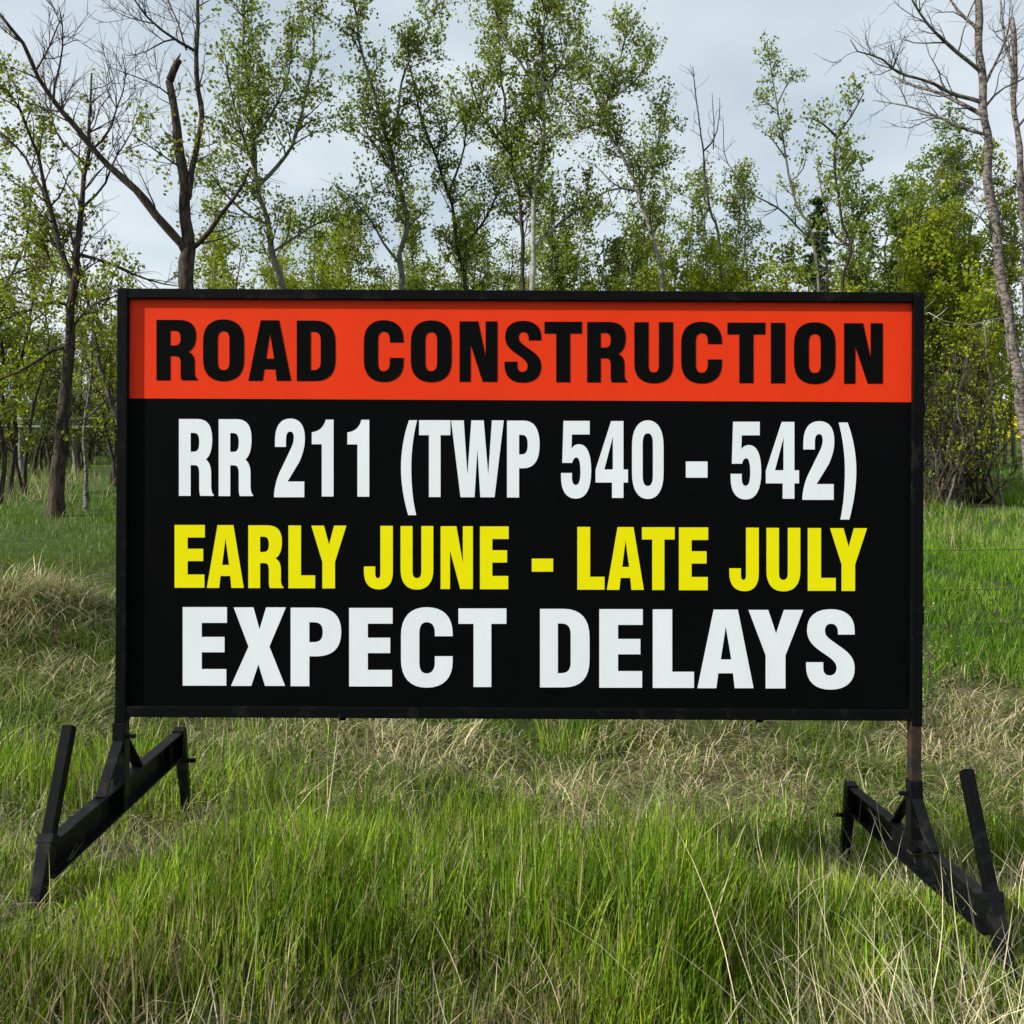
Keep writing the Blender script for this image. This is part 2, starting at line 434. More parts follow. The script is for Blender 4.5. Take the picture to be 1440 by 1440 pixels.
def skid(xs, zf, zb, yf, yb, inward, post_x, post_bot, rust):
    """C-channel beam from the front end to the back, open towards the middle"""
    H_, T_, FL = .120, .007, .046
    f = np.array([xs, yf, zf]); b = np.array([xs, yb, zb])
    ax = (b - f) / np.linalg.norm(b - f)
    L = np.linalg.norm(b - f)
    up = np.cross(np.array([1., 0, 0]), ax)      # roughly +z
    if up[2] < 0: up = -up
    sx = np.array([1., 0, 0]) * inward
    prof = [(-.026, 0), (FL - .026, 0), (FL - .026, -T_), (-.026 + T_, -T_ - .003), (-.026 + T_, -H_ + T_ + .003), (FL - .026, -H_ + T_), (FL - .026, -H_), (-.026, -H_)]
    vs_, fs = [], []
    for k in (0, L):
        for a, c in prof:
            vs_.append(tuple(f + ax * k + sx * a + up * c - SB))
    n = len(prof)
    for i in range(n):
        j = (i + 1) % n
        fs.append((i, j, n + j, n + i))
    fs.append(tuple(range(n))); fs.append(tuple(range(2 * n - 1, n - 1, -1)))
    me = bpy.data.meshes.new('skid_beam'); me.from_pydata(vs_, [], fs)
    import bmesh
    bm = bmesh.new(); bm.from_mesh(me); bmesh.ops.recalc_face_normals(bm, faces=bm.faces); bm.to_mesh(me); bm.free()
    me.materials.append(M_beam)
    beam = bpy.data.objects.new('skid_beam', me); COL.objects.link(beam); beam.parent = sign
    # stiffener plate inside the channel near the back
    q = f + ax * (L - .16)
    bar('stiffener', q + up * -.012 + sx * .002, q + up * (-H_ + .012) + sx * .002, .034, .006, M_beam, beam, bev=.001)
    # upright sleeve and two gusset bars
    ym = DS + .025
    k = (ym - yf) / (yb - yf)
    mid = f + ax * L * k
    top = np.array([post_x, ym, EYE + (HZ - (1017 if inward > 0 else 1098)) / F * DS])
    slv = bar('sleeve', mid + up * -.05 + np.array([post_x - xs, 0, 0]), top, .048, .054, M_beam, sign)
    bar('collar_bolt', top + np.array([inward * .024, 0, -.055]), top + np.array([inward * .058, 0, -.055]), .016, .016, M_beam, slv, side=(0, 1, 0), bev=.002)
    for s in (-1, 1):
        foot = mid + ax * s * .19 + up * .002
        bar('gusset', foot, top + np.array([0, s * .03, -.07]), .042, .011, M_beam, sign, bev=.002)
    bar('post', np.array([post_x, ym, post_bot]), np.array([post_x + (.002 if inward > 0 else 0.0), ym, EYE + (HZ - (1004 if inward > 0 else 1008)) / F * DS]), .040, .044, M_rust if rust else M_frame, sign)
    return f, b, ax, up

xl, xr = -1.513, 1.550
fl, bl, axl, upl = skid(xl, .252, .305, 3.35, 4.66, 1, -1.510, .17, False)
fr, br, axr, upr = skid(xr, .075, .050, 3.34, 4.68, -1, 1.553, .0, True)
def gz(x, y): return float(ground(x, y))
def front_leg(f, top, foot, bolt_side):
    f = np.array(f)
    d = np.array(top) - np.array(foot); d /= np.linalg.norm(d)
    kz = lambda z: np.array(foot) + d * ((z - foot[2]) / d[2])
    end = kz(gz(foot[0], foot[1]) - .12)
    st = bar('stake', kz(f[2] - .12), np.array(top), .038, .040, M_frame, sign)
    leg = bar('leg', end, kz(f[2] + .02), .030, .034, M_beam, sign, w1=.050)
    bar('leg_collar', kz(f[2] - .0), kz(f[2] + .026), .054, .058, M_beam, leg, bev=.002)
front_leg(fl, P(97.5, 1021, 3.51), P(47, 1290, 3.235), 1)
front_leg(fr, P(1358.5, 1083, 3.51), P(1413, 1350, 3.225), -1)
def back_leg(b, sx):
    b = np.array(b)
    d = np.array([0, .26, -1.0]); d /= np.linalg.norm(d)
    top = b + np.array([0, .012, .012])
    end = top + d * ((top[2] - gz(b[0], b[1] + .15) + .12) / -d[2])
    leg = bar('leg', top, end, .052, .046, M_beam, sign, w1=.030)
    q = top + d * .16
    bar('leg_bolt', q + np.array([sx * .025, 0, 0]), q + np.array([sx * .062, 0, 0]), .018, .018, M_beam, leg, side=(0, 1, 0), bev=.002)
    bar('end_plate', b + np.array([0, -.008, -.0]), b + np.array([0, -.008, -.116]), .050, .008, M_beam, leg, bev=.001)
back_leg(bl, 1)
back_leg(br, -1)

# ------------------------------------------------------------------ grass
def blade_arrays(base, L, W, az, lean, curve, segs, face=None):
    """tapered curved blades; returns verts (N, 2*segs+1, 3)"""
    N = len(base)
    d = np.stack([np.cos(az), np.sin(az), np.zeros(N)], 1)
    fz = az + np.pi / 2 if face is None else face
    s = np.stack([np.cos(fz), np.sin(fz), np.zeros(N)], 1)
    pos = base.copy()
    out_ = np.zeros((N, 2 * segs + 1, 3))
    for k in range(segs):
        t = k / segs
        w = (W * (1 - .75 * t ** 1.5) * (.7 if k == 0 else 1))[:, None] * .5
        out_[:, 2 * k] = pos - s * w
        out_[:, 2 * k + 1] = pos + s * w
        th = lean + curve * (k + .5) / segs
        pos = pos + (L / segs)[:, None] * (d * np.sin(th)[:, None] + np.array([0, 0, 1.]) * np.cos(th)[:, None])
    out_[:, 2 * segs] = pos
    return out_

def blades_obj(name, chunks, material):
    """chunks: list of (verts (N,M,3), colour (N,3))"""
    VV, LL, ST, CC = [], [], [], []
    off = 0; lo = 0
    for v, c in chunks:
        N, M, _ = v.shape
        segs = (M - 1) // 2
        idx = []
        tot = []
        for k in range(segs - 1):
            idx += [2 * k, 2 * k + 1, 2 * k + 3, 2 * k + 2]; tot.append(4)
        idx += [2 * segs - 2, 2 * segs - 1, 2 * segs]; tot.append(3)
        idx = np.array(idx); tot = np.array(tot)
        LL.append(((np.arange(N) * M)[:, None] + idx[None, :] + off).ravel())
        st = np.concatenate([[0], np.cumsum(tot)[:-1]])
        ST.append(((np.arange(N) * len(idx))[:, None] + st[None, :] + lo).ravel())
        VV.append(v.reshape(-1, 3)); CC.append(np.repeat(c, M, axis=0))
        off += N * M; lo += N * len(idx)
    return mesh_obj(name, np.concatenate(VV), np.concatenate(LL), np.concatenate(ST), None, material, col=np.concatenate(CC))

def jitter(c, n, v=.25, h=.12):
    c = np.asarray(c, dtype=float)
    if c.ndim == 1: c = np.repeat(c[None], n, 0)
    k = np.exp(rng.normal(0, v, (n, 1)))
    return np.clip(c * k * np.exp(rng.normal(0, h, (n, 3))), 0, .9)

def scatter(n, x0, x1, y0, y1, widen=0.0):
    """random ground points, thinned away from the view wedge by 'widen' rule"""
    y = rng.uniform(y0, y1, n); x = rng.uniform(x0, x1, n)
    return x, y

def clumped(n, x0, x1, y0, y1, nclump, sig):
    cx, cy = scatter(nclump, x0, x1, y0, y1)
    i = rng.integers(0, nclump, n)
    return cx[i] + rng.normal(0, sig, n), cy[i] + rng.normal(0, sig, n), i

def mixc(a, b, t):
    t = np.clip(np.asarray(t), 0, 1)[:, None]
    return np.asarray(a) * (1 - t) + np.asarray(b) * t

GR1 = np.array([.075, .145, .006]); GR2 = np.array([.23, .345, .022]); STRAW = np.array([.54, .47, .27]); STRAW2 = np.array([.32, .265, .14])
OLIVE = np.array([.10, .145, .016])

chunks = []
def green_fore(n, x0, x1, y0, y1, lo, hi):
    m = n // 2
    xa, ya = scatter(m, x0, x1, y0, y1)
    xb, yb, ci = clumped(n - m, x0, x1, y0, y1, (n - m) // 45, .05)
    x = np.concatenate([xa, xb]); y = np.concatenate([ya, yb])
    keep = rng.random(len(x)) > dryness(x, y) * .85
    keep &= rng.random(len(x)) < .25 + 1.1 * vnoise(x + 7, y + 3, .35)
    x, y = x[keep], y[keep]
    k = len(x)
    hgt = .5 + .8 * vnoise(x, y, .6)
    L = rng.uniform(lo, hi, k) * hgt * rng.uniform(.6, 1.15, k)
    # shorter right in front of the stand so that the skids stay in view
    L *= 1 - .25 * smoothstep(3.6, 4.0, y) * (1 - smoothstep(4.6, 5.0, y))
    L *= 1 - .70 * (1 - smoothstep(-1.45, -1.0, x)) * smoothstep(2.6, 2.95, y) * (1 - smoothstep(4.3, 4.8, y))
    L *= 1 - .5 * (1 - smoothstep(-1.38, -1.2, x)) * smoothstep(2.75, 2.9, y) * (1 - smoothstep(3.25, 3.4, y))
    L *= 1 - .35 * smoothstep(1.2, 1.4, x) * smoothstep(2.7, 3.1, y) * (1 - smoothstep(4.6, 5.0, y))
    W = rng.uniform(.0035, .0095, k)
    az = rng.normal(.25, 1.6, k)
    lean = np.abs(rng.normal(.03, .15, k)); curve = rng.normal(.28, .32, k)
    face = rng.uniform(0, np.pi, k)
    lush = smoothstep(2.75, 3.3, y + (vnoise(x + 4, y + 8, .5) - .5) * 1.0)
    L *= .58 + .5 * lush
    W *= .72 + .28 * lush
    t = vnoise(x + 50, y + 20, .35) * 1.0 - .42 + .4 * lush + rng.normal(.1, .3, k)
    c = jitter(mixc(GR1, GR2, t), k, .3, .08) * mixc([1.05, .92, 1.0], [1, 1, 1], lush)
    d = rng.random(k) < .10 + .34 * smoothstep(.5, .75, vnoise(x + 23, y + 41, .3)) * (1 - .6 * lush)
    c[d] = jitter(STRAW2, int(d.sum()), .3, .05)
    v = blade_arrays(np.stack([x, y, ground(x, y) - .01], 1), L, W, az, lean, curve, 4, face)
    chunks.append((v, c))
green_fore(43000, -2.3, 2.5, 2.6, 3.9, .17, .38)
green_fore(22000, -1.9, 1.9, 1.7, 2.75, .18, .36)
green_fore(26000, -2.8, 3.0, 3.7, 5.2, .14, .34)
green_fore(17000, -3.4, 3.6, 5.0, 6.8, .14, .32)
green_fore(7000, -5, -2.4, 1.5, 5.4, .15, .36)
green_fore(7000, 2.6, 5, 1.5, 5.4, .15, .36)
green_fore(5000, -4, 4, -.6, 1.8, .08, .2)
o = blades_obj('tall_grass', chunks, M_grass)
tag(o, 'lush green grass growing tall around the feet of the sign', 'grass', kind='stuff')

# dry stalks standing and leaning through the green grass, thicker towards the right
chunks = []
def stalks(n, x0, x1, y0, y1, lo, hi, wlo, whi, leanm, leans, bias):
    x, y = scatter(n, x0, x1, y0, y1)
    pr = .16 + .9 * smoothstep(.2, 1.9, x) if bias else np.ones(n)
    keep = rng.random(n) < pr * (.3 + vnoise(x + 11, y + 5, .5))
    x, y = x[keep], y[keep]; k = len(x)
    L = rng.uniform(lo, hi, k) * rng.uniform(.6, 1, k)
    W = rng.uniform(wlo, whi, k)
    az = rng.choice([np.pi, 0.], k, p=[.68, .32]) + rng.normal(0, .8, k)
    v = blade_arrays(np.stack([x, y, ground(x, y) - .01], 1), L, W, az, np.abs(rng.normal(leanm, leans, k)), rng.normal(.35, .5, k), 5, rng.uniform(0, np.pi, k))
    chunks.append((v, jitter(mixc(STRAW, [.62, .56, .38], rng.random(k)), k, .18, .04)))
stalks(5200, -2.4, 2.8, 1.7, 4.4, .18, .42, .0022, .0045, .45, .3, True)
stalks(620, -2.2, 2.6, 2.2, 4.8, .40, .72, .0026, .0042, .28, .22, True)
stalks(1000, .7, 2.6, 2.0, 3.6, .25, .62, .0028, .005, .5, .3, False)
# thatch: short dead bits low in the turf
x, y = scatter(22000, -3, 3, 1.6, 5.0); k = len(x)
v = blade_arrays(np.stack([x, y, ground(x, y) + .005], 1), rng.uniform(.06, .2, k), rng.uniform(.0025, .005, k), rng.uniform(0, 6.28, k), rng.uniform(.5, 1.5, k), rng.normal(.3, .4, k), 2, rng.uniform(0, 3.14, k))
chunks.append((v, jitter(mixc(STRAW, [.12, .09, .05], rng.random(k) ** .6), k, .25, .05)))
o = blades_obj('dry_grass_stalks', chunks, M_straw)
tag(o, 'pale dry grass stalks leaning through the green grass', 'dry grass', kind='stuff')

# matted dry grass of the ditch, with green tufts in it
chunks = []
def mat_grass(n, x0, x1, y0, y1):
    nc = n // 60
    x, y, ci = clumped(n, x0, x1, y0, y1, nc, .10)
    ca = rng.uniform(0, 6.28, nc); cl = rng.normal(.95, .35, nc); cc = rng.random(nc); ch = rng.uniform(.6, 1.25, nc)
    keep = rng.random(n) < dryness(x, y) * 1.1
    x, y, ci = x[keep], y[keep], ci[keep]; k = len(x)
    L = rng.uniform(.12, .32, k) * ch[ci]
    hum = np.exp(-(((x + 4.15) / .9) ** 2 + ((y - 8.5) / 1.1) ** 2))
    L = L * (1 + .5 * hum)
    W = rng.uniform(.004, .0095, k)
    az = ca[ci] + rng.normal(0, .55, k)
    lean = np.clip(cl[ci] + rng.normal(0, .3, k), .15, 1.4)
    curve = rng.normal(1.75, .6, k) - lean * .5
    v = blade_arrays(np.stack([x, y, ground(x, y) + rng.uniform(-.01, .05, k)], 1), L, W, az, lean, curve, 4, az + np.pi / 2 + rng.normal(0, .5, k))
    t = cc[ci] * .6 + rng.normal(.2, .25, k)
    c = jitter(mixc(STRAW2 * .9, STRAW, t), k, .25, .05)
    g = rng.random(k) < .30 + .4 * smoothstep(.45, .65, vnoise(x + 3, y + 9, .9)) - .3 * hum
    c[g] = jitter(OLIVE, int(g.sum()), .25, .1)
    chunks.append((v, c))
mat_grass(41000, -3.8, 4.4, 4.6, 7.4)
mat_grass(12000, -2.6, 2.6, 6.8, 9.6)
mat_grass(17000, 2.3, 5.6, 6.0, 9.4)
mat_grass(12000, -5.6, -2.3, 6.0, 9.4)
mat_grass(9000, -5.3, -3.0, 7.4, 9.6)
o = blades_obj('matted_dry_grass', chunks, M_straw)
tag(o, 'matted tan dry grass lying in the ditch behind the sign', 'dry grass', kind='stuff')

# green tufts in the ditch and the meadow on the far side
chunks = []
def meadow(n, x0, x1, y0, y1, lo, hi, wlo, whi, segs, colA, colB, dfac=.95, clump=.12, per=30):
    x, y, ci = clumped(n, x0, x1, y0, y1, max(n // per, 2), clump)
    keep = rng.random(len(x)) > dryness(x, y) * dfac
    keep &= ~((np.abs(x - 8.0) < .55) & (y > 16.2) & (y < 18.8))
    x, y = x[keep], y[keep]; k = len(x)
    L = rng.uniform(lo, hi, k) * (.55 + .9 * vnoise(x, y, 1.0))
    v = blade_arrays(np.stack([x, y, ground(x, y) - .015], 1), L, rng.uniform(wlo, whi, k), rng.uniform(0, 6.28, k), np.abs(rng.normal(.1, .2, k)), rng.normal(.4, .35, k), segs, rng.uniform(0, 3.14, k))
    t = vnoise(x + 50, y + 20, 1.2) + rng.normal(0, .25, k)
    c = jitter(mixc(colA, colB, t), k, .2, .07)
    d = rng.random(k) < .04 + .2 * smoothstep(.6, .8, vnoise(x + 17, y + 71, 1.5))
    c[d] = jitter(STRAW2, int(d.sum()), .2, .05)
    chunks.append((v, c))
MG1 = np.array([.07, .17, .007]); MG2 = np.array([.16, .285, .016])
meadow(22000, -3.8, 4.6, 5.6, 8.6, .10, .24, .004, .008, 3, OLIVE, MG1, .88, .09, 60)
meadow(32000, 1.5, 7.5, 8.0, 12.5, .14, .26, .007, .012, 2, MG1, MG2)
meadow(24000, -7.5, 1.5, 8.0, 13, .07, .17, .007, .012, 2, OLIVE, MG1)
meadow(30000, 1.0, 13.0, 12.0, 20.5, .14, .28, .009, .016, 2, MG1, MG2, clump=.2)
meadow(22000, -13.0, 1.0, 12.5, 20.5, .08, .19, .009, .016, 2, OLIVE * 1.05, MG1, clump=.2)
meadow(17000, -22.0, 24.0, 20, 34, .15, .34, .016, .03, 2, OLIVE, MG1, clump=.4)
meadow(12000, -45.0, 50.0, 34, 75, .2, .45, .03, .07, 2, MG1, MG2, clump=.8)
# pale old grass in front of the woods
x, y = scatter(9000, -16, 16, 17.5, 23); k = len(x)
kp = rng.random(k) < .15 + smoothstep(.45, .75, vnoise(x, y, 1.6)); x, y = x[kp], y[kp]; k = len(x)
v = blade_arrays(np.stack([x, y, ground(x, y)], 1), rng.uniform(.2, .5, k), rng.uniform(.008, .014, k), rng.uniform(0, 6.28, k), np.abs(rng.normal(.2, .3, k)), rng.normal(.6, .4, k), 3, rng.uniform(0, 3.14, k))
chunks.append((v, jitter(mixc(STRAW, STRAW2, rng.random(k)), k, .2, .05)))
o = blades_obj('meadow_grass', chunks, M_grass)
tag(o, 'green meadow grass rising from the ditch to the trees', 'grass', kind='stuff')

# ------------------------------------------------------------------ trees
def bark(name, c1, c2, scale, stretch, thresh=(.4, .65), bump=.35):
    return noise_mat(name, c1, c2, .9, scale, .15, bump, thresh, stretch=stretch)
M_dark = bark('furrowed_dark_bark', (.018, .014, .011), (.085, .065, .048), 22, (1, 1, .22))
M_brown = bark('brown_bark', (.018, .014, .011), (.095, .07, .05), 26, (1, 1, .18))
M_aspen = bark('grey_green_aspen_bark', (.065, .063, .05), (.19, .18, .14), 14, (1, 1, .6), (.35, .7), .15)
M_pale = bark('pale_aspen_bark', (.12, .115, .09), (.33, .32, .26), 9, (1, 1, 1.6), (.33, .6), .15)
M_birch = bark('peeling_birch_bark', (.045, .037, .032), (.22, .19, .165), 12, (1, 1, 2.2), (.42, .58), .25)
M_deadw = bark('grey_deadwood', (.05, .045, .04), (.15, .135, .12), 18, (1, 1, .35), (.35, .7), .2)
M_twig = noise_mat('twig_bark', (.045, .038, .03), (.10, .085, .065), .9, 30, .1)
M_deadtwig = noise_mat('bare_twig', (.06, .054, .05), (.14, .125, .11), .9, 30, .1)
M_rtwig = noise_mat('reddish_twig', (.08, .05, .03), (.16, .10, .06), .9, 20, .1)

def resample(pts, n):
    pts = np.asarray(pts, dtype=float)
    s = np.concatenate([[0], np.cumsum(np.linalg.norm(np.diff(pts, axis=0), axis=1))])
    if len(pts) < 3:
        t = np.linspace(0, s[-1], n)
        return np.stack([np.interp(t, s, pts[:, k]) for k in range(3)], 1)
    # Catmull-Rom through the points
    ext = np.concatenate([[2 * pts[0] - pts[1]], pts, [2 * pts[-1] - pts[-2]]])
    t = np.linspace(0, s[-1], n)
    i = np.clip(np.searchsorted(s, t, side='right') - 1, 0, len(pts) - 2)
    u = ((t - s[i]) / np.maximum(s[i + 1] - s[i], 1e-9))[:, None]
    p0, p1, p2, p3 = ext[i], ext[i + 1], ext[i + 2], ext[i + 3]
    return .5 * (2 * p1 + (p2 - p0) * u + (2 * p0 - 5 * p1 + 4 * p2 - p3) * u ** 2 + (3 * p1 - p0 - 3 * p2 + p3) * u ** 3)

def unit(v):
    return v / np.maximum(np.linalg.norm(v, axis=-1, keepdims=True), 1e-9)

class Tubes:
    def __init__(self): self.g = {}
    def add(self, pts, rad, sides):
        self.g.setdefault((len(pts), sides), []).append((pts, rad))
    def arrays(self):
        VV, LL, ST = [], [], []
        off = 0; lo = 0
        for (n, s), lst in self.g.items():
            A = np.array([p for p, _ in lst]); R = np.array([r for _, r in lst])
            T = np.gradient(A, axis=1); T = unit(T)
            ref = np.where(np.abs(T[:, :1, 2:3]) > .9, np.array([1., 0, 0]), np.array([0, 0, 1.]))
            ref = np.broadcast_to(ref, T.shape)
            Nn = unit(np.cross(T, ref)); B = np.cross(T, Nn)
            a = np.linspace(0, 2 * np.pi, s, endpoint=False)
            ring = A[:, :, None, :] + R[:, :, None, None] * (Nn[:, :, None, :] * np.cos(a)[None, None, :, None] + B[:, :, None, :] * np.sin(a)[None, None, :, None])
            m = len(lst)
            k = np.arange(n - 1)[:, None] * s; j = np.arange(s)[None, :]; j2 = (j + 1) % s
            q = np.stack([k + j, k + j2, k + s + j2, k + s + j], -1).reshape(-1)
            cap = np.arange(s) + (n - 1) * s
            per = np.concatenate([q, cap])
            st = np.concatenate([np.arange(len(q) // 4) * 4, [len(q)]])
            LL.append(((np.arange(m) * n * s)[:, None] + per[None] + off).ravel())
            ST.append(((np.arange(m) * len(per))[:, None] + st[None] + lo).ravel())
            VV.append(ring.reshape(-1, 3)); off += m * n * s; lo += m * len(per)
        return np.concatenate(VV), np.concatenate(LL), np.concatenate(ST)
    def build(self, name, material, parent, base):
        v, l, s = self.arrays()
        return mesh_obj(name, v - base, l, s, None, material, parent, smooth=True)

def leaf_obj(name, c, size, colr, material, parent, base, elong=1.35, flat=False, seed_dir=None):
    """folded diamond leaves at points c"""
    N = len(c)
    a = unit(rng.normal(0, 1, (N, 3)) + np.array([0, 0, -.25]))
    if seed_dir is not None: a = unit(seed_dir + rng.normal(0, .35, (N, 3)))
    b = unit(np.cross(a, rng.normal(0, 1, (N, 3))))
    n = np.cross(a, b)
    s = size[:, None]
    v = np.zeros((N, 4, 3))
    v[:, 0] = c - a * s * .5 * elong
    v[:, 1] = c + b * s * .5 + n * s * .12
    v[:, 2] = c + a * s * .5 * elong
    v[:, 3] = c - b * s * .5 + n * s * .12
    idx = np.array([0, 1, 2, 0, 2, 3])
    L = ((np.arange(N) * 4)[:, None] + idx[None]).ravel()
    return mesh_obj(name, v.reshape(-1, 3) - base, L, np.arange(2 * N) * 3, None, material, parent, col=np.repeat(colr, 4, axis=0))

def curl(p, d, L, n, wob, up):
    """a wobbling branch from p along d"""
    pts = [p]
    d = unit(d)
    for k in range(n - 1):
        d = unit(d + rng.normal(0, wob, 3) + np.array([0, 0, up]))
        pts.append(pts[-1] + d * L / (n - 1))
    return np.array(pts)

LEAF_A = np.array([.18, .23, .028])      # aspen, greyish green
LEAF_B = np.array([.235, .28, .016])      # fresh yellow green
LEAF_C = np.array([.085, .115, .024])      # deeper green

def make_tree(name, label, cat, limbs, depth, bark_m, twig_m, leafy=1.0, leaf=LEAF_A, leaf_size=.047, sec=5.0, sec_len=1.1, t0=.35,
              ter=7.0, ter_len=.42, per=6, group=None, up=.05, wob=.16, twig_p=1.0, sides=9, spread=.9):
    """limbs: list of dict(pts=[world points], r0, r1, leaf=0..1, sec=..)"""
    bx, by = limbs[0]['pts'][0][0], limbs[0]['pts'][0][1]
    base = np.array([bx, by, gz(bx, by)])
    root = empty(name, base)
    tag(root, label, cat, group)
    trunk = Tubes(); tw = Tubes(); leaves = []
    have_tw = False; n_tw = 0
    for li, lb in enumerate(limbs):
        pts = np.asarray(lb['pts'], dtype=float)
        length = np.linalg.norm(np.diff(pts, axis=0), axis=1).sum()
        n = int(np.clip(length / .22, 6, 48))
        p = resample(pts, n)
        wv = rng.normal(0, .03, (n + 2, 3)); wv = (wv[:-2] + 2 * wv[1:-1] + wv[2:]) / 4; wv[0] = 0
        p = p + wv * min(1, length / 3)
        tt = np.linspace(0, 1, n)
        rad = lb['r0'] + (lb['r1'] - lb['r0']) * tt ** lb.get('pow', .9)
        if li == 0:                                     # root flare
            rad = rad * (1 + .55 * np.exp(-(p[:, 2] - p[0, 2]) / .25))
        rad = rad * (1 + np.clip(rng.normal(0, .06, n), -.12, .16))
        trunk.add(p, rad, sides if lb['r0'] > .03 else 6)
        T = unit(np.gradient(p, axis=0))
        ns = int(length * lb.get('sec', sec))
        a0 = lb.get('t0', t0 if li == 0 else .15)
        lf = lb.get('leaf', 1.0)
        for _ in range(ns):
            t = a0 + (1 - a0) * rng.random() ** .85
            k = min(int(t * (n - 1)), n - 1)
            q = p[k]; rr = rad[k]
            perp = unit(np.cross(T[k], rng.normal(0, 1, 3)))
            ang = rng.uniform(.5, 1.25) * spread
            d = T[k] * math.cos(ang) + perp * math.sin(ang) + np.array([0, 0, .15])
            sl = lb.get('sl', sec_len) * rng.uniform(.45, 1.1) * (1 - .55 * t)
            br = curl(q, d, sl, 6, wob, up)
            r0 = min(rr * .55, .006 + .012 * sl)
            tw.add(br, np.linspace(r0, .0035, 6), 4); have_tw = True; n_tw += 1
            nt_ = int(sl * lb.get('ter', ter) + rng.random())
            Tb = unit(np.gradient(br, axis=0))
            for _ in range(nt_):
                u = rng.uniform(.2, 1)
                kk = min(int(u * 5), 4); fr_ = u * 5 - kk
                s_ = br[kk] * (1 - fr_) + br[kk + 1] * fr_
                dd = Tb[kk] * .8 + unit(rng.normal(0, 1, 3)) * .8 + np.array([0, 0, .1])
                tb = curl(s_, dd, ter_len * rng.uniform(.5, 1.2), 4, wob * 1.4, up)
                if rng.random() < twig_p: tw.add(tb, np.linspace(.0045, .0022, 4), 3)
                if rng.random() < lf * leafy:
                    m = rng.poisson(per)
                    w = rng.random((m, 1)) ** .7 * 2.999
                    ki = w.astype(int)[:, 0]; fw = w - ki[:, None]
                    leaves.append(tb[ki] * (1 - fw) + tb[ki + 1] * fw + rng.normal(0, .045, (m, 3)))
            if rng.random() < lf * leafy:
                m = rng.poisson(per)
                leaves.append(br[-1] + rng.normal(0, .07, (m, 3)))
    if n_tw < 14:
        for kk_, vv_ in tw.g.items(): trunk.g.setdefault(kk_, []).extend(vv_)
        have_tw = False
    trunk.build('trunk', bark_m, root, base)
    if have_tw:
        tw.build('branches', twig_m, root, base)['kind'] = 'stuff'
    if leaves:
        c = np.concatenate(leaves)
        N = len(c)
        if N > 4:
            hue = vnoise(c[:, 0] * 1.3 + c[:, 2], c[:, 2] * 1.1 + c[:, 1], .7)
            cl = jitter(mixc(leaf * .85, leaf * 1.2, hue), N, .2, .07)
            leaf_obj('crown', c, leaf_size * rng.uniform(.6, 1.25, N), cl, M_leaf, root, base)
    return root

def L_(px, depth, r0, r1, dz=0.0, from_ground=False, **k):
    """a limb traced through photo pixels; dz = how far its tip swings in depth"""
    n = len(px)
    pts = [P(a, b, depth + dz * (i / max(n - 1, 1)) ** 1.3) for i, (a, b) in enumerate(px)]
    if from_ground:
        x = pts[0][0]; y = pts[0][1]
        zg = gz(x, y) - .15
        if pts[0][2] > zg + .5:
            pts = [np.array([x, y, zg])] + pts
        else:
            pts[0] = np.array([x, y, zg])
    return dict(pts=pts, r0=r0, r1=r1, **k)

# --- left: dark broken-topped tree
d = 16.2
make_tree('broken_top_tree', 'dark furrowed tree with a snapped bare top and low leafy limbs, left of the sign', 'tree', [
    L_([(74, 735), (80, 680), (86, 620), (93, 560), (97, 480), (103, 400), (108, 350), (118, 270), (124, 215), (127, 160), (130, 104)], d, .128, .014, from_ground=True, leaf=.05, sec=4, t0=.55, sl=1.5),
    L_([(104, 395), (85, 350), (68, 290), (58, 235), (45, 195), (25, 150), (-5, 115)], d, .05, .014, -.9, sec=7),
    L_([(68, 290), (50, 250), (30, 215), (5, 190), (-25, 170)], d - .2, .03, .01, .8, sec=7),
    L_([(108, 357), (150, 370), (185, 385), (225, 398), (255, 404)], d, .034, .008, .5, leaf=.15, sec=5),
    L_([(99, 486), (80, 489), (50, 508), (15, 527), (-30, 545)], d, .032, .012, -.6, sec=7),
    L_([(100, 430), (70, 425), (30, 440), (-10, 452)], d, .03, .01, -.8, sec=8),
    L_([(97, 470), (120, 440), (140, 425), (165, 415)], d, .025, .01, -.5, sec=8),
    L_([(95, 380), (60, 375), (20, 385), (-15, 400)], d, .025, .01, .6, sec=6),
    L_([(122, 235), (105, 215), (85, 195), (70, 150), (60, 110)], d, .024, .007, .8, leaf=.1, sec=7),
    L_([(124, 215), (150, 190), (165, 150), (178, 115), (172, 75)], d, .022, .006, -.6, leaf=0, sec=8),
    L_([(118, 290), (145, 262), (165, 220), (185, 180), (200, 150)], d, .022, .006, .8, leaf=0, sec=8),
], d, M_brown, M_twig, leaf=LEAF_B * .9, leaf_size=.052, sec=6, sec_len=1.2, ter=9, per=9)

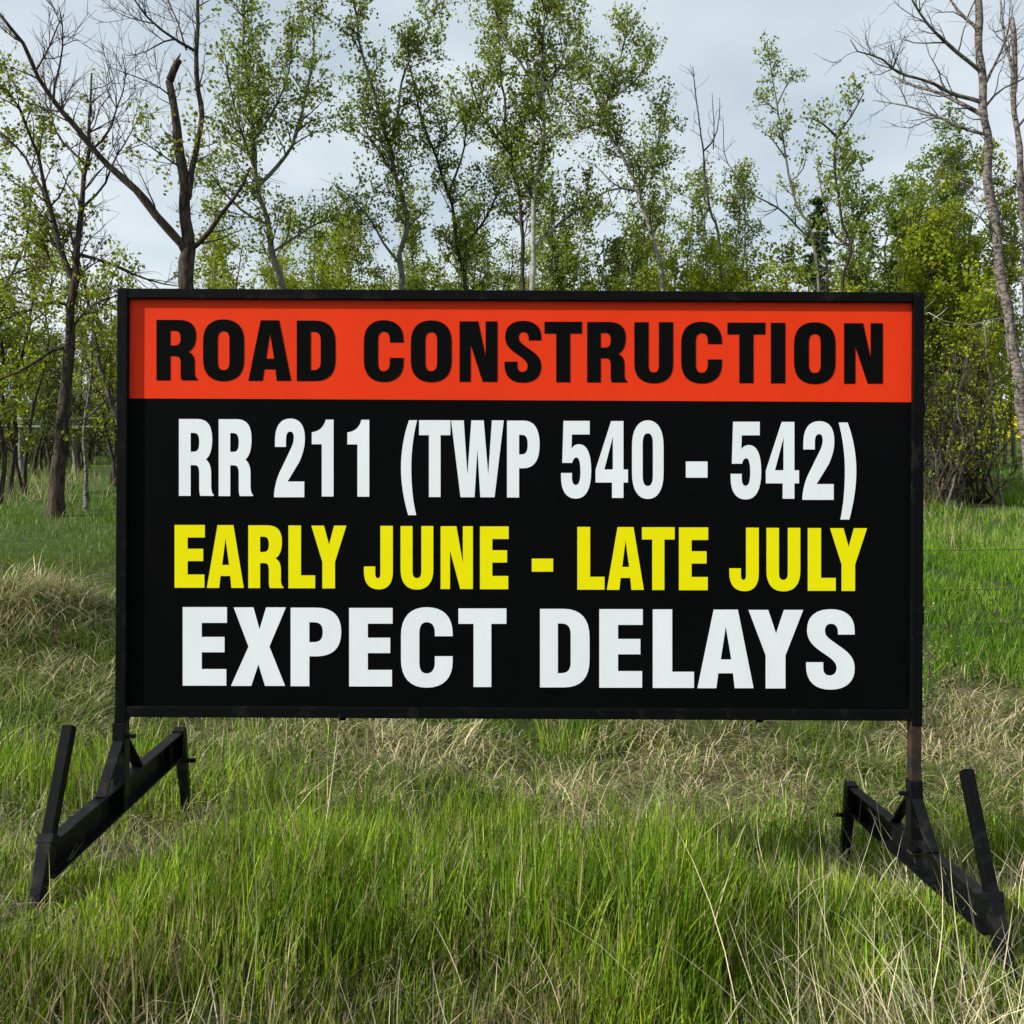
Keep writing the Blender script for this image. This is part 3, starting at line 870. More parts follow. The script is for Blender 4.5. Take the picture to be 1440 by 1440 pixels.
# --- thick half-dead tree with the long leaning limb
d = 15.0
make_tree('half_dead_tree', 'thick half-dead tree with a snapped trunk and a long bare limb', 'tree', [
    L_([(262, 730), (262, 560), (262, 400), (261, 340), (260, 300), (263, 262), (257, 230), (248, 185), (241, 130), (238, 112)], d, .16, .052, from_ground=True, leaf=.25, sec=2.0, t0=.62, pow=1.1),
    L_([(239, 113), (245, 98), (252, 84)], d, .058, .045, sec=1, leaf=0, ter=2, sl=.3),
    L_([(248, 92), (250, 84), (254, 75)], d, .034, .006, sec=0, leaf=0),
    L_([(243, 98), (245, 89), (244, 82)], d, .026, .005, -.03, sec=0, leaf=0),
    L_([(264, 280), (272, 225), (283, 172), (281, 150), (276, 120), (275, 70), (278, 10), (281, -60)], d, .05, .02, .3, leaf=.12, sec=4.5),
    L_([(264, 362), (256, 347), (235, 320), (205, 285), (170, 250), (135, 215), (105, 180), (75, 145), (50, 100), (30, 60), (-5, 15)], d, .068, .02, -1.2, leaf=.02, sec=4.2, sl=1.2),
    L_([(75, 145), (78, 120), (86, 85), (88, 40), (84, 10)], d - .9, .02, .006, -.5, leaf=0, sec=8),
    L_([(50, 100), (65, 75), (80, 40), (90, 20)], d - 1.0, .016, .006, .4, leaf=0, sec=8),
    L_([(275, 72), (245, 55), (215, 33), (192, 5), (180, -25)], d, .024, .008, -.8, leaf=.03, sec=6),
    L_([(245, 55), (225, 62), (200, 75), (178, 78)], d - .2, .014, .005, -.5, leaf=0, sec=8),
    L_([(215, 33), (180, 25), (150, 8)], d - .4, .012, .004, .5, leaf=0, sec=8),
    L_([(262, 70), (250, 30), (236, 0), (228, -30)], d, .014, .006, .6, leaf=0, sec=6),
    L_([(258, 356), (270, 346), (290, 333), (310, 303), (335, 270), (343, 256), (352, 235)], d, .05, .014, -.5, leaf=.1, sec=2),
    L_([(262, 240), (235, 222), (210, 205), (185, 190)], d, .016, .006, -.6, leaf=1, sec=9),
    L_([(268, 235), (290, 220), (310, 215)], d, .014, .006, -.5, leaf=1, sec=9),
    L_([(240, 135), (215, 118), (180, 105), (155, 95)], d, .012, .005, -.4, leaf=0, sec=6),
], d, M_dark, M_deadtwig, leaf=LEAF_B * .85, leaf_size=.05, sec=5, sec_len=.9, ter=8, ter_len=.36, per=5)

# --- slim stems beside the left tree
make_tree('slender_birch', 'slender pale-flecked birch stem beside the dark broken-topped tree', 'tree', [
    L_([(121, 708), (121, 660), (118, 610), (122, 580), (128, 540), (130, 480), (133, 440)], 17.0, .04, .012, from_ground=True, sec=4, t0=.5)],
    14, M_birch, M_twig, leaf=LEAF_B * .9, leaf_size=.05, sec_len=.8)
make_tree('leaning_grey_tree', 'grey tree leaning left out from behind the frame of the sign', 'tree', [
    L_([(192, 726), (180, 640), (165, 590), (150, 540), (135, 490), (126, 450), (118, 400), (105, 350), (98, 310)], 16.6, .06, .02, from_ground=True, sec=5, t0=.3),
    L_([(150, 560), (125, 585), (108, 592)], 16.6, .03, .012, -.4, leaf=.3),
    L_([(128, 455), (150, 420), (160, 380)], 16.6, .02, .008, .5)],
    16.6, M_deadw, M_twig, leaf=LEAF_B * .85, leaf_size=.05, sec=6, sec_len=.9, ter=8)

# --- the leafy aspens behind the sign
make_tree('tall_aspen', 'tall leafy aspen next to the half-dead tree, forking near the top', 'tree', [
    L_([(405, 735), (402, 560), (398, 405), (385, 360), (375, 310), (362, 265), (356, 220), (350, 150), (345, 80), (342, 0), (338, -70)], 17, .085, .014, from_ground=True, t0=.45),
    L_([(362, 262), (395, 225), (415, 190), (433, 120), (440, 50), (443, -20)], 17, .035, .010, .8),
    L_([(357, 235), (340, 190), (325, 130), (315, 70)], 17, .03, .008, -.9),
    L_([(353, 200), (385, 160), (405, 100), (412, 30)], 17, .028, .008, -.7),
    L_([(383, 355), (420, 330), (450, 310), (480, 300)], 17, .028, .008, .9),
    L_([(376, 315), (345, 300), (315, 270), (300, 240)], 17, .026, .008, -.5)],
    17, M_aspen, M_twig, sec=7.2, sec_len=1.0, ter=10, per=11, twig_p=.6)
make_tree('tall_aspen', 'leafy aspen with a crooked lower trunk and narrow tall crown', 'tree', [
    L_([(572, 735), (568, 560), (566, 400), (562, 362), (573, 325), (565, 280), (555, 240), (548, 205), (530, 150), (512, 80), (500, 15), (494, -50)], 18, .078, .013, from_ground=True, t0=.5),
    L_([(548, 205), (560, 150), (575, 90), (600, 40), (612, 10)], 18, .03, .008, .7),
    L_([(566, 375), (545, 350), (520, 310), (490, 275), (470, 262)], 18, .028, .008, -.9, leaf=.7),
    L_([(556, 250), (535, 215), (510, 180), (485, 150)], 18, .024, .008, .6)],
    18, M_aspen, M_twig, sec=7.2, sec_len=1.0, ter=10, per=11, twig_p=.6)
make_tree('tall_aspen', 'leafy aspen leaning left with a dark slim stem', 'tree', [
    L_([(664, 735), (660, 560), (656, 405), (645, 360), (637, 300), (630, 265), (610, 210), (592, 165), (580, 110), (573, 50)], 18.5, .068, .012, from_ground=True, t0=.45),
    L_([(645, 350), (665, 330), (690, 290), (715, 240), (728, 200)], 18.5, .03, .008, .7),
    L_([(632, 270), (650, 225), (655, 180), (650, 140)], 18.5, .026, .008, -.7),
    L_([(610, 210), (640, 180), (660, 150)], 18.5, .02, .006, .6)],
    18.5, M_dark, M_twig, sec=7.2, sec_len=1.0, ter=10, per=11, twig_p=.6)
make_tree('tall_aspen', 'tallest aspen, its pale smooth trunk beside a darker twin stem', 'tree', [
    L_([(748, 735), (748, 560), (748, 400), (750, 320), (752, 260), (760, 210), (766, 150), (760, 100), (765, 40), (770, -40)], 17, .075, .014, from_ground=True, t0=.55),
    L_([(766, 150), (745, 110), (722, 75), (700, 30), (690, 0)], 17, .03, .008, -.7),
    L_([(764, 130), (790, 90), (805, 40), (810, 0)], 17, .028, .008, .7),
    L_([(752, 350), (790, 310), (830, 282), (862, 262)], 17, .03, .008, .9, leaf=.7),
    L_([(763, 170), (790, 150), (815, 120)], 17, .02, .006, -.5)],
    17, M_pale, M_twig, sec=7.4, sec_len=1.05, ter=10, per=11, twig_p=.6)
make_tree('tall_aspen', 'darker aspen stem forking into two upright leaders by the pale trunk', 'tree', [
    L_([(733, 735), (734, 560), (735, 400), (735, 330), (730, 270), (718, 225), (711, 180), (708, 120), (700, 50), (696, -15)], 17.5, .06, .012, from_ground=True, t0=.5),
    L_([(722, 232), (738, 170), (743, 135), (745, 95)], 17.5, .03, .010, .6, leaf=.6),
    L_([(716, 215), (690, 180), (672, 150), (660, 110)], 17.5, .026, .008, -.7)],
    17.5, M_dark, M_twig, sec=7.2, sec_len=1.05, ter=10, per=11, twig_p=.6)
make_tree('tall_aspen', 'aspen with a bent grey trunk and a dense round top', 'tree', [
    L_([(938, 735), (936, 560), (932, 400), (925, 360), (910, 310), (895, 262), (880, 225), (860, 190), (850, 165), (858, 130), (872, 85), (882, 40)], 19, .08, .016, from_ground=True, t0=.55),
    L_([(851, 165), (832, 120), (822, 80), (830, 50)], 19, .03, .008, -.6),
    L_([(856, 140), (885, 120), (905, 95), (915, 65)], 19, .028, .008, .6),
    L_([(893, 268), (865, 265), (838, 278), (815, 300)], 19, .03, .008, -.6, leaf=.7),
    L_([(850, 172), (820, 180), (790, 195)], 19, .028, .008, .5),
    L_([(895, 262), (915, 230), (930, 190), (938, 150)], 19, .026, .008, .7)],
    19, M_pale, M_twig, sec=7.4, sec_len=1.1, ter=10, per=11, twig_p=.6)

# --- bare snags between the aspens and the birch
make_tree('dead_snag', 'bare pointed snag rising thin above the thicket', 'tree', [
    L_([(1016, 735), (1014, 540), (1012, 352), (1000, 300), (991, 240), (986, 190), (978, 130), (974, 92)], 20, .06, .008, from_ground=True, leaf=0, sec=2, t0=.6, sl=.6),
    L_([(990, 212), (1005, 192), (1011, 160), (1012, 138)], 20, .018, .005, .4, leaf=0, sec=3, sl=.4),
    L_([(1003, 210), (1004, 170), (1001, 130)], 20, .014, .005, -.4, leaf=0, sec=3, sl=.4)],
    20, M_deadw, M_deadtwig, leafy=0, ter=3)
make_tree('dead_snag', 'bare snag with one long limb curving up to the left', 'tree', [
    L_([(1165, 735), (1162, 540), (1160, 360), (1130, 325), (1100, 300), (1060, 275), (1035, 245), (1020, 210), (1015, 165)], 20.5, .05, .006, from_ground=True, leaf=.1, sec=2, t0=.6, sl=.7)],
    20.5, M_aspen, M_deadtwig, leafy=.4, ter=4)
make_tree('slender_aspen', 'slender aspen with sparse leaf tufts up its thin leaning stem', 'tree', [
    L_([(1163, 735), (1155, 540), (1145, 345), (1122, 292), (1106, 230), (1096, 170), (1086, 110), (1080, 55)], 22, .06, .010, from_ground=True, t0=.5, sec=2.6, sl=.7),
    L_([(1104, 222), (1085, 195), (1070, 185)], 22, .02, .006, -.4, sec=4, sl=.6),
    L_([(1093, 148), (1108, 118), (1122, 95)], 22, .018, .005, .4, sec=4, sl=.5),
    L_([(1092, 155), (1072, 140), (1062, 125)], 22, .016, .005, .4, sec=4, sl=.5),
    L_([(1112, 255), (1130, 235), (1135, 200)], 22, .016, .005, -.3, sec=4, sl=.5)],
    22, M_aspen, M_twig, leaf=LEAF_A, ter=8, ter_len=.35, per=13, sec_len=.6)
make_tree('crooked_aspen', 'crooked young aspen with a pale foot and tufted top', 'tree', [
    L_([(1186, 735), (1186, 560), (1188, 405), (1194, 365), (1198, 342), (1185, 310), (1178, 260), (1176, 195), (1195, 160), (1213, 128)], 16.5, .05, .010, from_ground=True, t0=.55, sec=2.6, sl=.8),
    L_([(1176, 192), (1155, 172), (1136, 165)], 16.5, .02, .006, -.5, sec=5, sl=.6),
    L_([(1195, 345), (1175, 330), (1160, 290), (1150, 230)], 16.5, .02, .006, .6, sec=4, sl=.6)],
    16.5, M_dark, M_twig, leaf=LEAF_A, ter=8, per=12, sec_len=.7)

# --- dead birches at the right
d = 16.5
dk = dict(leaf=0, sec=5.5)
make_tree('dead_birch', 'bare dead birch with peeling white and brown bark and long limbs', 'tree', [
    L_([(1456, 720), (1442, 600), (1430, 530), (1421, 460), (1410, 380), (1400, 310), (1390, 230), (1382, 130), (1376, 30), (1370, -70)], d, .105, .05, from_ground=True, leaf=0, sec=2.2, t0=.5, sl=.9),
    L_([(1387, 146), (1350, 132), (1325, 123), (1290, 110), (1263, 97), (1238, 83), (1211, 76), (1196, 56)], d, .036, .008, -.9, **dk),
    L_([(1388, 165), (1350, 144), (1322, 132), (1285, 122), (1254, 108)], d, .042, .014, .8, **dk),
    L_([(1382, 103), (1343, 69), (1320, 48), (1308, 35), (1287, 7), (1270, -20)], d, .036, .011, -.7, **dk),
    L_([(1390, 190), (1350, 177), (1329, 167), (1300, 157), (1273, 149), (1228, 142)], d, .03, .007, .5, **dk),
    L_([(1378, 42), (1350, 17), (1332, -8), (1320, -40)], d, .03, .011, .4, **dk),
    L_([(1384, 120), (1400, 90), (1415, 55), (1425, 10)], d, .025, .008, -.5, **dk),
    L_([(1386, 150), (1410, 125), (1440, 110), (1470, 90)], d, .018, .006, .6, **dk),
    L_([(1395, 270), (1365, 262), (1340, 250), (1300, 255)], d, .014, .005, .8, **dk),
    L_([(1402, 330), (1370, 300), (1340, 290)], d, .012, .005, -.6, **dk)],
    d, M_birch, M_deadtwig, leafy=0, sec_len=1.05, ter=6.5, ter_len=.45, wob=.2)
make_tree('dead_birch', 'bare grey snapped birch behind the limbed dead birch', 'tree', [
    L_([(1452, 700), (1446, 520), (1440, 330), (1432, 240), (1428, 150), (1424, 80), (1421, 27)], 18, .08, .046, from_ground=True, leaf=0, sec=3, t0=.4, sl=.9),
    L_([(1425, 100), (1414, 60), (1409, 20), (1406, -30)], 18, .03, .010, .5, leaf=0, sec=5),
    L_([(1436, 260), (1400, 275), (1370, 320)], 18, .026, .006, .8, leaf=0, sec=5),
    L_([(1430, 180), (1460, 140), (1480, 90)], 18, .024, .006, .6, leaf=0, sec=5)],
    18, M_birch, M_deadtwig, leafy=0, sec_len=1.05, ter=6, ter_len=.45, wob=.2)

# --- young trees and shrubs: generated stems
def auto_limbs(px, py_top, depth, n, spread_px, r0, lean=0, fork=.4):
    x0 = (px - 720) / F * depth
    zt = EYE + (HZ - py_top) / F * depth
    zg = gz(x0, depth)
    H = zt - zg
    limbs = []
    for i in range(n):
        bx = x0 + rng.normal(0, .12) * (n > 1); by = depth + rng.normal(0, .12) * (n > 1)
        z0 = gz(bx, by) - .12
        tx = x0 + rng.uniform(-1, 1) * spread_px / F * depth + lean
        ty = by + rng.uniform(-1, 1) * spread_px / F * depth
        h = H * rng.uniform(.72, 1.0) if i else H
        pts = []
        for k in range(6):
            t = k / 5
            pts.append(np.array([bx + (tx - bx) * t ** 1.2 + rng.normal(0, .05) * h * .25 * (0 < k < 5), by + (ty - by) * t ** 1.2 + rng.normal(0, .05) * h * .25 * (0 < k < 5), z0 + h * t]))
        limbs.append(dict(pts=pts, r0=r0 * rng.uniform(.75, 1.1), r1=.008))
        if rng.random() < fork and h > 2:
            q = pts[2]; dirn = np.array([rng.normal(0, .5), rng.normal(0, .5), 1.0])
            limbs.append(dict(pts=[q, q + dirn * h * .2, q + dirn * h * .38 + rng.normal(0, .15, 3)], r0=r0 * .5, r1=.006))
    return limbs
sap = [  # px, top row, depth, stems, colour, size words
    (318, 262, 20.0, 3, LEAF_B), (440, 286, 21.0, 3, LEAF_B), (492, 322, 19.5, 3, LEAF_B * .9), (535, 300, 22.0, 3, LEAF_A), (612, 262, 21.5, 3, LEAF_A),
    (690, 255, 22.0, 3, LEAF_A), (800, 250, 21.0, 3, LEAF_A), (850, 300, 19.5, 3, LEAF_A), (905, 290, 23.0, 3, LEAF_B), (965, 345, 18.5, 3, LEAF_B * .9),
    (380, 318, 25.0, 3, LEAF_B), (460, 310, 27.0, 3, LEAF_A), (580, 325, 26.0, 3, LEAF_A), (650, 318, 27.0, 3, LEAF_B), (725, 330, 25.5, 3, LEAF_A), (770, 320, 27.0, 3, LEAF_A), (880, 330, 25.0, 3, LEAF_A), (290, 335, 24.0, 3, LEAF_A),
    (1035, 335, 19.0, 4, LEAF_B * .9), (1090, 340, 18.0, 4, LEAF_B * .9), (1140, 345, 18.8, 3, LEAF_B), (1010, 215, 24.0, 3, LEAF_A), (945, 190, 24.0, 2, LEAF_A)]
sap_at = ['first O of ROAD', 'D of ROAD', 'gap between ROAD and CONSTRUCTION', 'first C of CONSTRUCTION', 'first O of CONSTRUCTION', 'first N of CONSTRUCTION', 'first T of CONSTRUCTION',
          'R of CONSTRUCTION', 'U of CONSTRUCTION', 'second C of CONSTRUCTION', 'A of ROAD', 'edge of the letter D of ROAD', 'space after the first C of CONSTRUCTION', 'first O and N of CONSTRUCTION', 'S of CONSTRUCTION', 'S and T of CONSTRUCTION', 'R and U of CONSTRUCTION', 'first letter R of ROAD', 'second T of CONSTRUCTION', 'I of CONSTRUCTION', 'second O of CONSTRUCTION', 'bare pointed snag', 'bent grey aspen trunk']
for i, (px, top, dd, n, lc) in enumerate(sap):
    make_tree('young_aspen', 'bushy young aspen of the thicket standing behind the ' + sap_at[i], 'tree', auto_limbs(px, top, dd, n, 48, .035), dd, M_aspen, M_twig,
              leaf=lc, leaf_size=.052, sec=5, sec_len=1.05, ter=9, per=13, twig_p=.2, t0=.40, group='young trees of the thicket behind the sign')
for i, (px, top, dd, n) in enumerate([(1225, 205, 26, 3), (1290, 160, 26.5, 3), (1345, 175, 27, 3), (1255, 260, 23, 3), (1325, 270, 22, 3), (1405, 190, 28, 3), (1490, 230, 24, 3), (1368, 300, 21.5, 3)]):
    make_tree('green_poplar', ['green poplar at the open edge of the stand, next to the crooked aspen', 'tallest full green poplar of the stand behind the dead birch', 'deep green poplar right behind the dead birch limbs', 'low green poplar in front of the tallest poplar',
        'low yellow-green poplar just beyond the sign corner', 'yellow-green poplar far behind the two dead birches', 'yellow-green poplar behind the snapped grey birch', 'low yellow-green poplar at the foot of the limbed dead birch'][i], 'tree', auto_limbs(px, top, dd, n, 48, .06), dd, M_aspen, M_twig,
              leaf=np.array([.15, .21, .03]) if i < 4 else LEAF_B, leaf_size=.064, sec=6, sec_len=1.2, ter=8, per=13, twig_p=.2, t0=.3, group='poplars of the dense stand')
# leafy trees off to the left, whose crowns reach into view
for i, (px, top, dd) in enumerate([(-25, 85, 18), (25, 300, 20), (150, 390, 22), (200, 405, 23), (62, 452, 25.5), (112, 462, 27)]):
    make_tree('young_aspen', ['leafy aspen whose crown fills the gap left of the broken-topped tree', 'young tree with yellow-green leaves beyond the broken-topped tree', 'low bushy tree between the broken-topped and the half-dead tree', 'low bushy tree at the foot of the half-dead tree', 'dark small tree in the wood edge behind the rail fence post', 'dark small tree in the wood edge beside the slender birch'][i], 'tree',
              auto_limbs(px, top, dd, 3, 60, .05), dd, M_dark, M_twig, leaf=LEAF_A if i == 0 else (LEAF_B * .9 if i < 4 else LEAF_C), leaf_size=.05, sec=5.5, sec_len=1.1, ter=8, per=11, t0=.3)

# --- brushy willows right of the sign
def brush(name, label, px, base_py, dd, n, top, spread, m1, m2, leafy, leanx=0, lc=LEAF_B, grp=None):
    limbs = []
    x0 = (px - 720) / F * dd
    for i in range(n):
        bx = x0 + rng.normal(0, .18); by = dd + rng.normal(0, .2)
        zg = gz(bx, by) - .08
        h = ((HZ - top) / F * dd + EYE - zg) * rng.uniform(.45, 1)
        tx = bx + rng.normal(leanx, spread); ty = by + rng.normal(0, spread * .8)
        pts = [np.array([bx + (tx - bx) * t ** .9 + rng.normal(0, .06) * (t > 0), by + (ty - by) * t + rng.normal(0, .06) * (t > 0), zg + h * t ** 1.15]) for t in (0, .25, .5, .75, 1)]
        limbs.append(dict(pts=pts, r0=rng.uniform(.012, .03), r1=.005))
    return make_tree(name, label, 'shrub', limbs, dd, m1, m2, leafy=leafy, leaf=lc, leaf_size=.045, sec=4, sec_len=.7, ter=6, per=7, t0=.2, sides=6, group=grp, twig_p=.5)
brush('willow_shrub', 'tangled brown willow shrub pressed against the right edge of the sign', 1312, 690, 17.5, 16, 470, .8, M_deadw, M_deadtwig, .10, .2)
brush('willow_shrub', 'brown willow shrub with leaning stems at the edge of the meadow', 1372, 690, 18.5, 18, 440, .9, M_dark, M_twig, .25, -.5)
brush('willow_shrub', 'leafy willow shrub in front of the brown leaning willow stems', 1352, 690, 17.4, 8, 430, .6, M_dark, M_twig, .4, -.1)
brush('willow_shrub', 'thin willow shrub hidden behind the right side of the sign', 1255, 690, 18.0, 14, 430, .8, M_dark, M_twig, .3, .2)
brush('willow_shrub', 'low reddish dead brush lying beside the sign', 1303, 690, 16.5, 5, 610, .25, M_rtwig, M_rtwig, 0, .1)
brush('willow_shrub', 'broad leafy shrub in the shade between willow and poplar', 1345, 690, 21, 16, 400, 1.0, M_dark, M_twig, .8, .1)
brush('willow_shrub', 'dark shrub under the poplars with few leaves', 1340, 690, 23, 14, 430, 1.0, M_dark, M_twig, .4, .1)
make_tree('fallen_branch', 'pale barkless branch arching from the willow to the dead birch', 'branch', [
    L_([(1290, 690), (1291, 560), (1292, 470), (1299, 440), (1318, 451), (1350, 455), (1378, 456), (1400, 449), (1425, 450)], 16.6, .016, .008, from_ground=True, leaf=0, sec=.6, sl=.3),
    L_([(1312, 449), (1325, 440), (1333, 432)], 16.6, .012, .006, leaf=0, sec=0)], 16.6, M_pale, M_deadtwig, leafy=0)
make_tree('white_stem', 'crooked bone-white dead stem among the willow shrubs', 'tree', [
    L_([(1412, 700), (1404, 630), (1396, 565), (1393, 530), (1386, 505), (1391, 495), (1385, 460)], 17.8, .028, .012, from_ground=True, leaf=0, sec=.6, sl=.4)], 17.8, M_birch, M_deadtwig, leafy=0)

# --- spruces
def spruce(label, px, top, dd, wid):
    x0 = (px - 720) / F * dd; zg = gz(x0, dd); zt = EYE + (HZ - top) / F * dd
    base = np.array([x0, dd, zg]); root = empty('spruce_tree', base); tag(root, label, 'tree')
    t = Tubes(); b = Tubes(); c = []; ds = []
    t.add(resample([[x0, dd, zg - .1], [x0 + .03, dd, (zg + zt) / 2], [x0, dd, zt]], 12), np.linspace(.11, .01, 12), 8)
    h = zt - zg
    for k in range(190):
        f = rng.uniform(.12, 1) ; z = zg + h * f
        a = rng.uniform(0, 6.28); L = wid * (1 - f) ** .8 * rng.uniform(.7, 1.1) + .12
        br = np.array([[x0 + math.cos(a) * L * s, dd + math.sin(a) * L * s, z - .25 * L * s + .12 * L * s * s] for s in np.linspace(0, 1, 5)])
        b.add(br, np.linspace(.012, .004, 5), 3)
        m = int(45 + L * 75)
        s = rng.random(m); q = np.stack([np.interp(s, np.linspace(0, 1, 5), br[:, j]) for j in range(3)], 1)
        c.append(q + rng.normal(0, .05, (m, 3)) * np.array([1, 1, .6])); ds.append(unit(np.repeat((br[-1] - br[0])[None], m, 0)) + rng.normal(0, .5, (m, 3)))
    c = np.concatenate(c); ds = np.concatenate(ds)
    t.build('trunk', M_dark, root, base); b.build('branches', M_twig, root, base)['kind'] = 'stuff'
    N = len(c)
    leaf_obj('crown', c, rng.uniform(.04, .065, N), jitter([.03, .055, .022], N, .25, .06), M_needle, root, base, 3.2, seed_dir=ds)
spruce('dark spruce standing behind the thin snags and the young aspens', 1150, 275, 30, .9)
spruce('small dark spruce showing through the aspens over the middle of the sign', 868, 335, 32, .9)

# --- far woods across the road and beyond the field
def far_woods():
    c, cols, sz = [], [], []
    tw = Tubes()
    for i in range(100):
        y = rng.uniform(55, 85); x = rng.uniform(-60, 60)
        zg = gz(x, y); left = smoothstep(5, -12, np.array(x)) if False else (1 if x < -14 else 0)
        h = rng.uniform(3.5, 6.5) if x < 12 else rng.uniform(5, 10)
        m = 200
        u = rng.normal(0, 1, (m, 3)); u = unit(u) * rng.random((m, 1)) ** .4
        c.append(np.array([x, y, zg + h * .55]) + u * np.array([h * .32, h * .32, h * .47]))
        cols.append(jitter(mixc(LEAF_C * .7, LEAF_B * .8, np.full(m, rng.random())), m, .25, .06))
        sz.append(rng.uniform(.16, .34, m))
        tw.add(resample([[x, y, zg - .2], [x + rng.normal(0, .2), y, zg + h * .5], [x + rng.normal(0, .4), y, zg + h * .9]], 5), np.linspace(.1, .02, 5), 4)
    c = np.concatenate(c)
    o = leaf_obj('far_woods', c, np.concatenate(sz), np.concatenate(cols), M_leaf, None, np.zeros(3))
    tag(o, 'far-off green woods across the rising field', 'woods', kind='stuff')
    q = tw.build('far_trunks', M_dark, o, np.zeros(3))
    q['kind'] = 'stuff'
far_woods()

# --- brush along the left edge of the wood: dark understorey trunks behind the rail fence
for i, (px, dd, top) in enumerate([(8, 29, 528), (45, 31, 530), (78, 33, 535), (112, 29.5, 540), (142, 32, 530), (172, 30, 525), (-25, 30, 525), (25, 34, 535), (60, 28.5, 555), (95, 35, 530), (128, 36, 528)]):
    brush('hedge_shrub', 'dark leafy shrub in the hedge beyond the rail fence', px, 650, dd, 12, top, .8, M_dark, M_twig, 1.0, 0, LEAF_C * .75, 'hedge shrubs beyond the rail fence')

# ------------------------------------------------------------------ small things
# wire fence behind the sign
M_wire = noise_mat('rusty_wire', (.05, .045, .04), (.12, .09, .07), .7, 40, .3)
M_wood = bark('weathered_post_wood', (.11, .10, .09), (.27, .25, .22), 16, (1, 1, .2), (.35, .7), .3)
M_wpaint = noise_mat('weathered_white_rail', (.26, .26, .25), (.42, .42, .40), .7, 10, .2)
FY = 8.6
wf = empty('wire_fence', (1.2, FY, gz(1.2, FY)))
tag(wf, 'three-strand barbed wire fence crossing the meadow beside the sign', 'fence')
wb = np.array(wf.location)
for px_ in (1.0, 6.6, 12.2):
    y_ = FY + (px_ - 1.0) * .02
    t = Tubes(); zg = gz(px_, y_)
    t.add(resample([[px_, y_, zg - .3], [px_ + .01, y_, zg + .5], [px_ + .02, y_, zg + 1.15]], 6), np.full(6, .05), 8)
    t.build('fence_post', M_wood, wf, wb)
for z_ in (.93, .60, .31):
    t = Tubes()
    xs_ = np.linspace(1.0, 12.2, 57)
    sag = -.035 * np.abs(np.sin((xs_ - 1.0) / 5.6 * np.pi))
    pts = np.stack([xs_, FY - .055 + (xs_ - 1.0) * .02, z_ + sag + .012 * (xs_ - 3.3)], 1)
    t.add(pts, np.full(57, .0032), 5)
    for k in range(1, 112):
        xx = 1.0 + k * .1
        c_ = np.array([xx, FY - .055 + (xx - 1) * .02, np.interp(xx, xs_, pts[:, 2])])
        dvec = unit(rng.normal(0, 1, 3)) * .014
        if k % 2: t.add(np.array([c_ - dvec, c_ + dvec]), np.full(2, .0014), 3)
    t.build('barbed_wire', M_wire, wf, wb)

# rail fence across the field on the left
RY = 26.0
rf = empty('rail_fence', (P(28, 590, RY)[0], RY, gz(P(28, 590, RY)[0], RY)))
tag(rf, 'weathered white two-rail fence in front of the dark hedge', 'fence')
rb = np.array(rf.location)
zr = [P(28, 589, RY)[2], P(28, 600, RY)[2]]
for px_ in (-120, -45, 28, 104, 180, 255):
    x_ = P(px_, 600, RY)[0]; t = Tubes(); zg = gz(x_, RY)
    t.add(resample([[x_ + .06, RY, zg - .3], [x_ + .02, RY, zg + .5], [x_, RY, P(px_, 583, RY)[2]]], 6), np.full(6, .062), 8)
    t.build('post', M_wood, rf, rb)
for z_ in zr:
    for a, b in zip((-120, -45, 28, 104, 180), (-45, 28, 104, 180, 255)):
        xa, xb = P(a, 600, RY)[0], P(b, 600, RY)[0]
        t = Tubes(); dz_ = rng.normal(0, .015)
        t.add(resample([[xa - .03, RY - .075, z_ + dz_], [xb - .05, RY - .075, z_ + rng.normal(0, .015)]], 5), np.full(5, .03), 6)
        t.build('rail', M_wpaint, rf, rb)

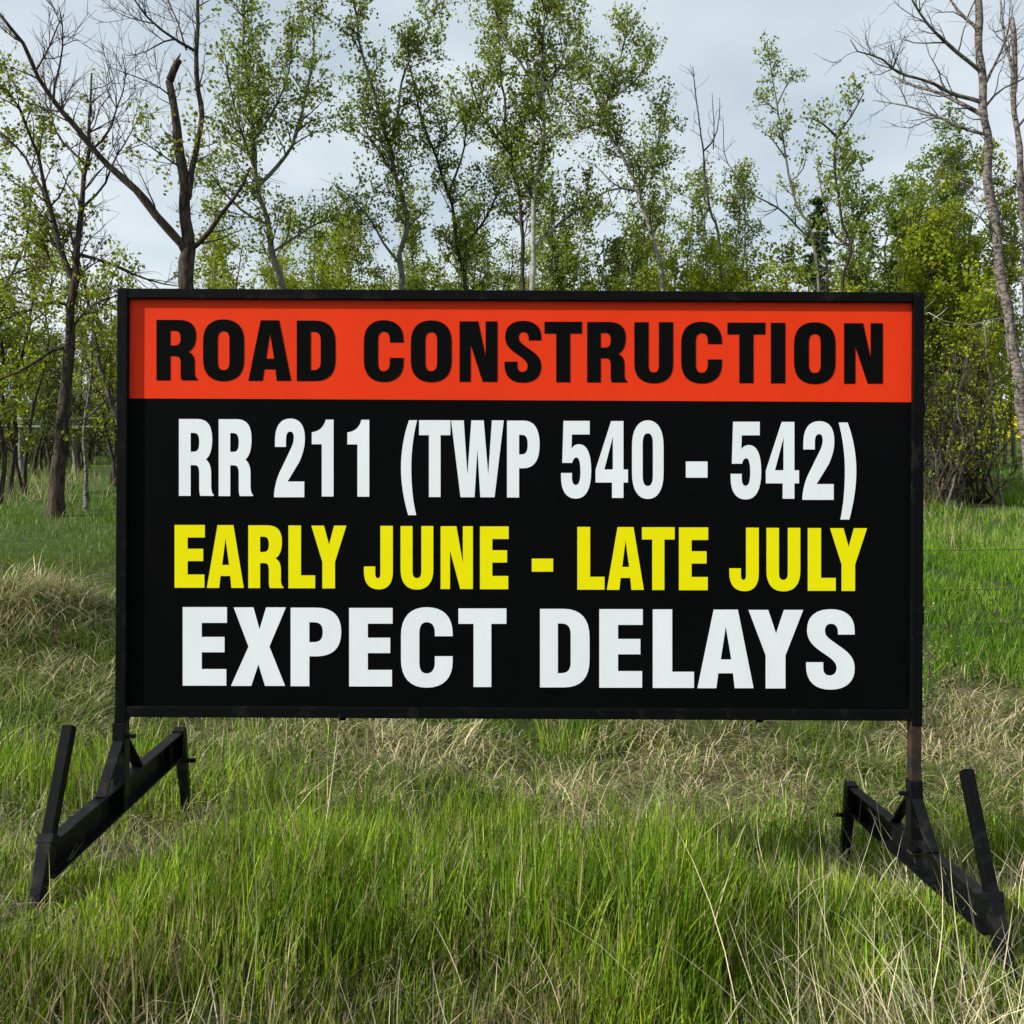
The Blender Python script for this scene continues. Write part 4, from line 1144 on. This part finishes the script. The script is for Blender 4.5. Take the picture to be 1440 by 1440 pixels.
# fallen log at the edge of the meadow
lx = P(1343, 700, 18.5); lx2 = P(1392, 705, 18.2)
lg = empty('fallen_log', (lx[0], 18, gz(lx[0], 18))); tag(lg, 'dark rotten log lying in the meadow before the willow shrubs', 'log')
t = Tubes(); z1 = gz(lx[0], 18.5) + .10; z2 = gz(lx2[0], 18.2) + .06
t.add(resample([[lx[0], 18.5, z1 + .05], [(lx[0] + lx2[0]) / 2, 18.35, (z1 + z2) / 2 + .02], [lx2[0], 18.2, z2]], 10), np.linspace(.12, .04, 10), 9)
ob = t.build('log', M_dark, lg, np.array(lg.location))

# tall seedy weed by the frame of the sign
wx, wy = P(1305, 780, 7.4)[0], 7.4
wd = empty('dry_weed', (wx, wy, gz(wx, wy))); tag(wd, 'tall dry seedy weed standing close behind the sign frame', 'weed')
t = Tubes(); lv = []
for k in range(5):
    b0 = np.array([wx + rng.normal(0, .05), wy + rng.normal(0, .05), gz(wx, wy) - .02])
    st = curl(b0, np.array([rng.normal(.02, .06), rng.normal(0, .08), 1]), rng.uniform(.8, 1.25), 8, .05, .05)
    t.add(st, np.linspace(.004, .0018, 8), 4)
    for m in range(14):
        f = rng.uniform(.4, 1); q = st[min(int(f * 7), 7)]
        s2 = curl(q, unit(rng.normal(0, 1, 3)) + np.array([0, 0, .6]), rng.uniform(.04, .14), 3, .2, .05)
        t.add(s2, np.linspace(.002, .0012, 3), 3)
        lv.append(s2[-1] + rng.normal(0, .012, (5, 3)))
t.build('stems', M_deadtwig, wd, np.array(wd.location))
lv = np.concatenate(lv)
sh_ = leaf_obj('seed_heads', lv, rng.uniform(.008, .018, len(lv)), jitter(mixc(STRAW2, OLIVE * 1.6, rng.random(len(lv))), len(lv), .2, .05), M_straw, wd, np.array(wd.location))
sh_['kind'] = 'stuff'

# dandelions on the field beyond the birches
x = rng.uniform(10, 38, 17000); y = rng.uniform(30, 64, 17000)
kp = rng.random(17000) < smoothstep(.12, .45, vnoise(x, y, 3.0)); x, y = x[kp], y[kp]; N = len(x)
c = np.stack([x, y, ground(x, y) + rng.uniform(.12, .4, N)], 1)
o = leaf_obj('dandelion_flowers', c, rng.uniform(.07, .15, N), jitter([.75, .55, .015], N, .12, .03), M_flower, None, np.zeros(3), 1.0)
tag(o, 'yellow dandelions dotting the sloping field beyond the dead birches', 'flowers', kind='stuff')
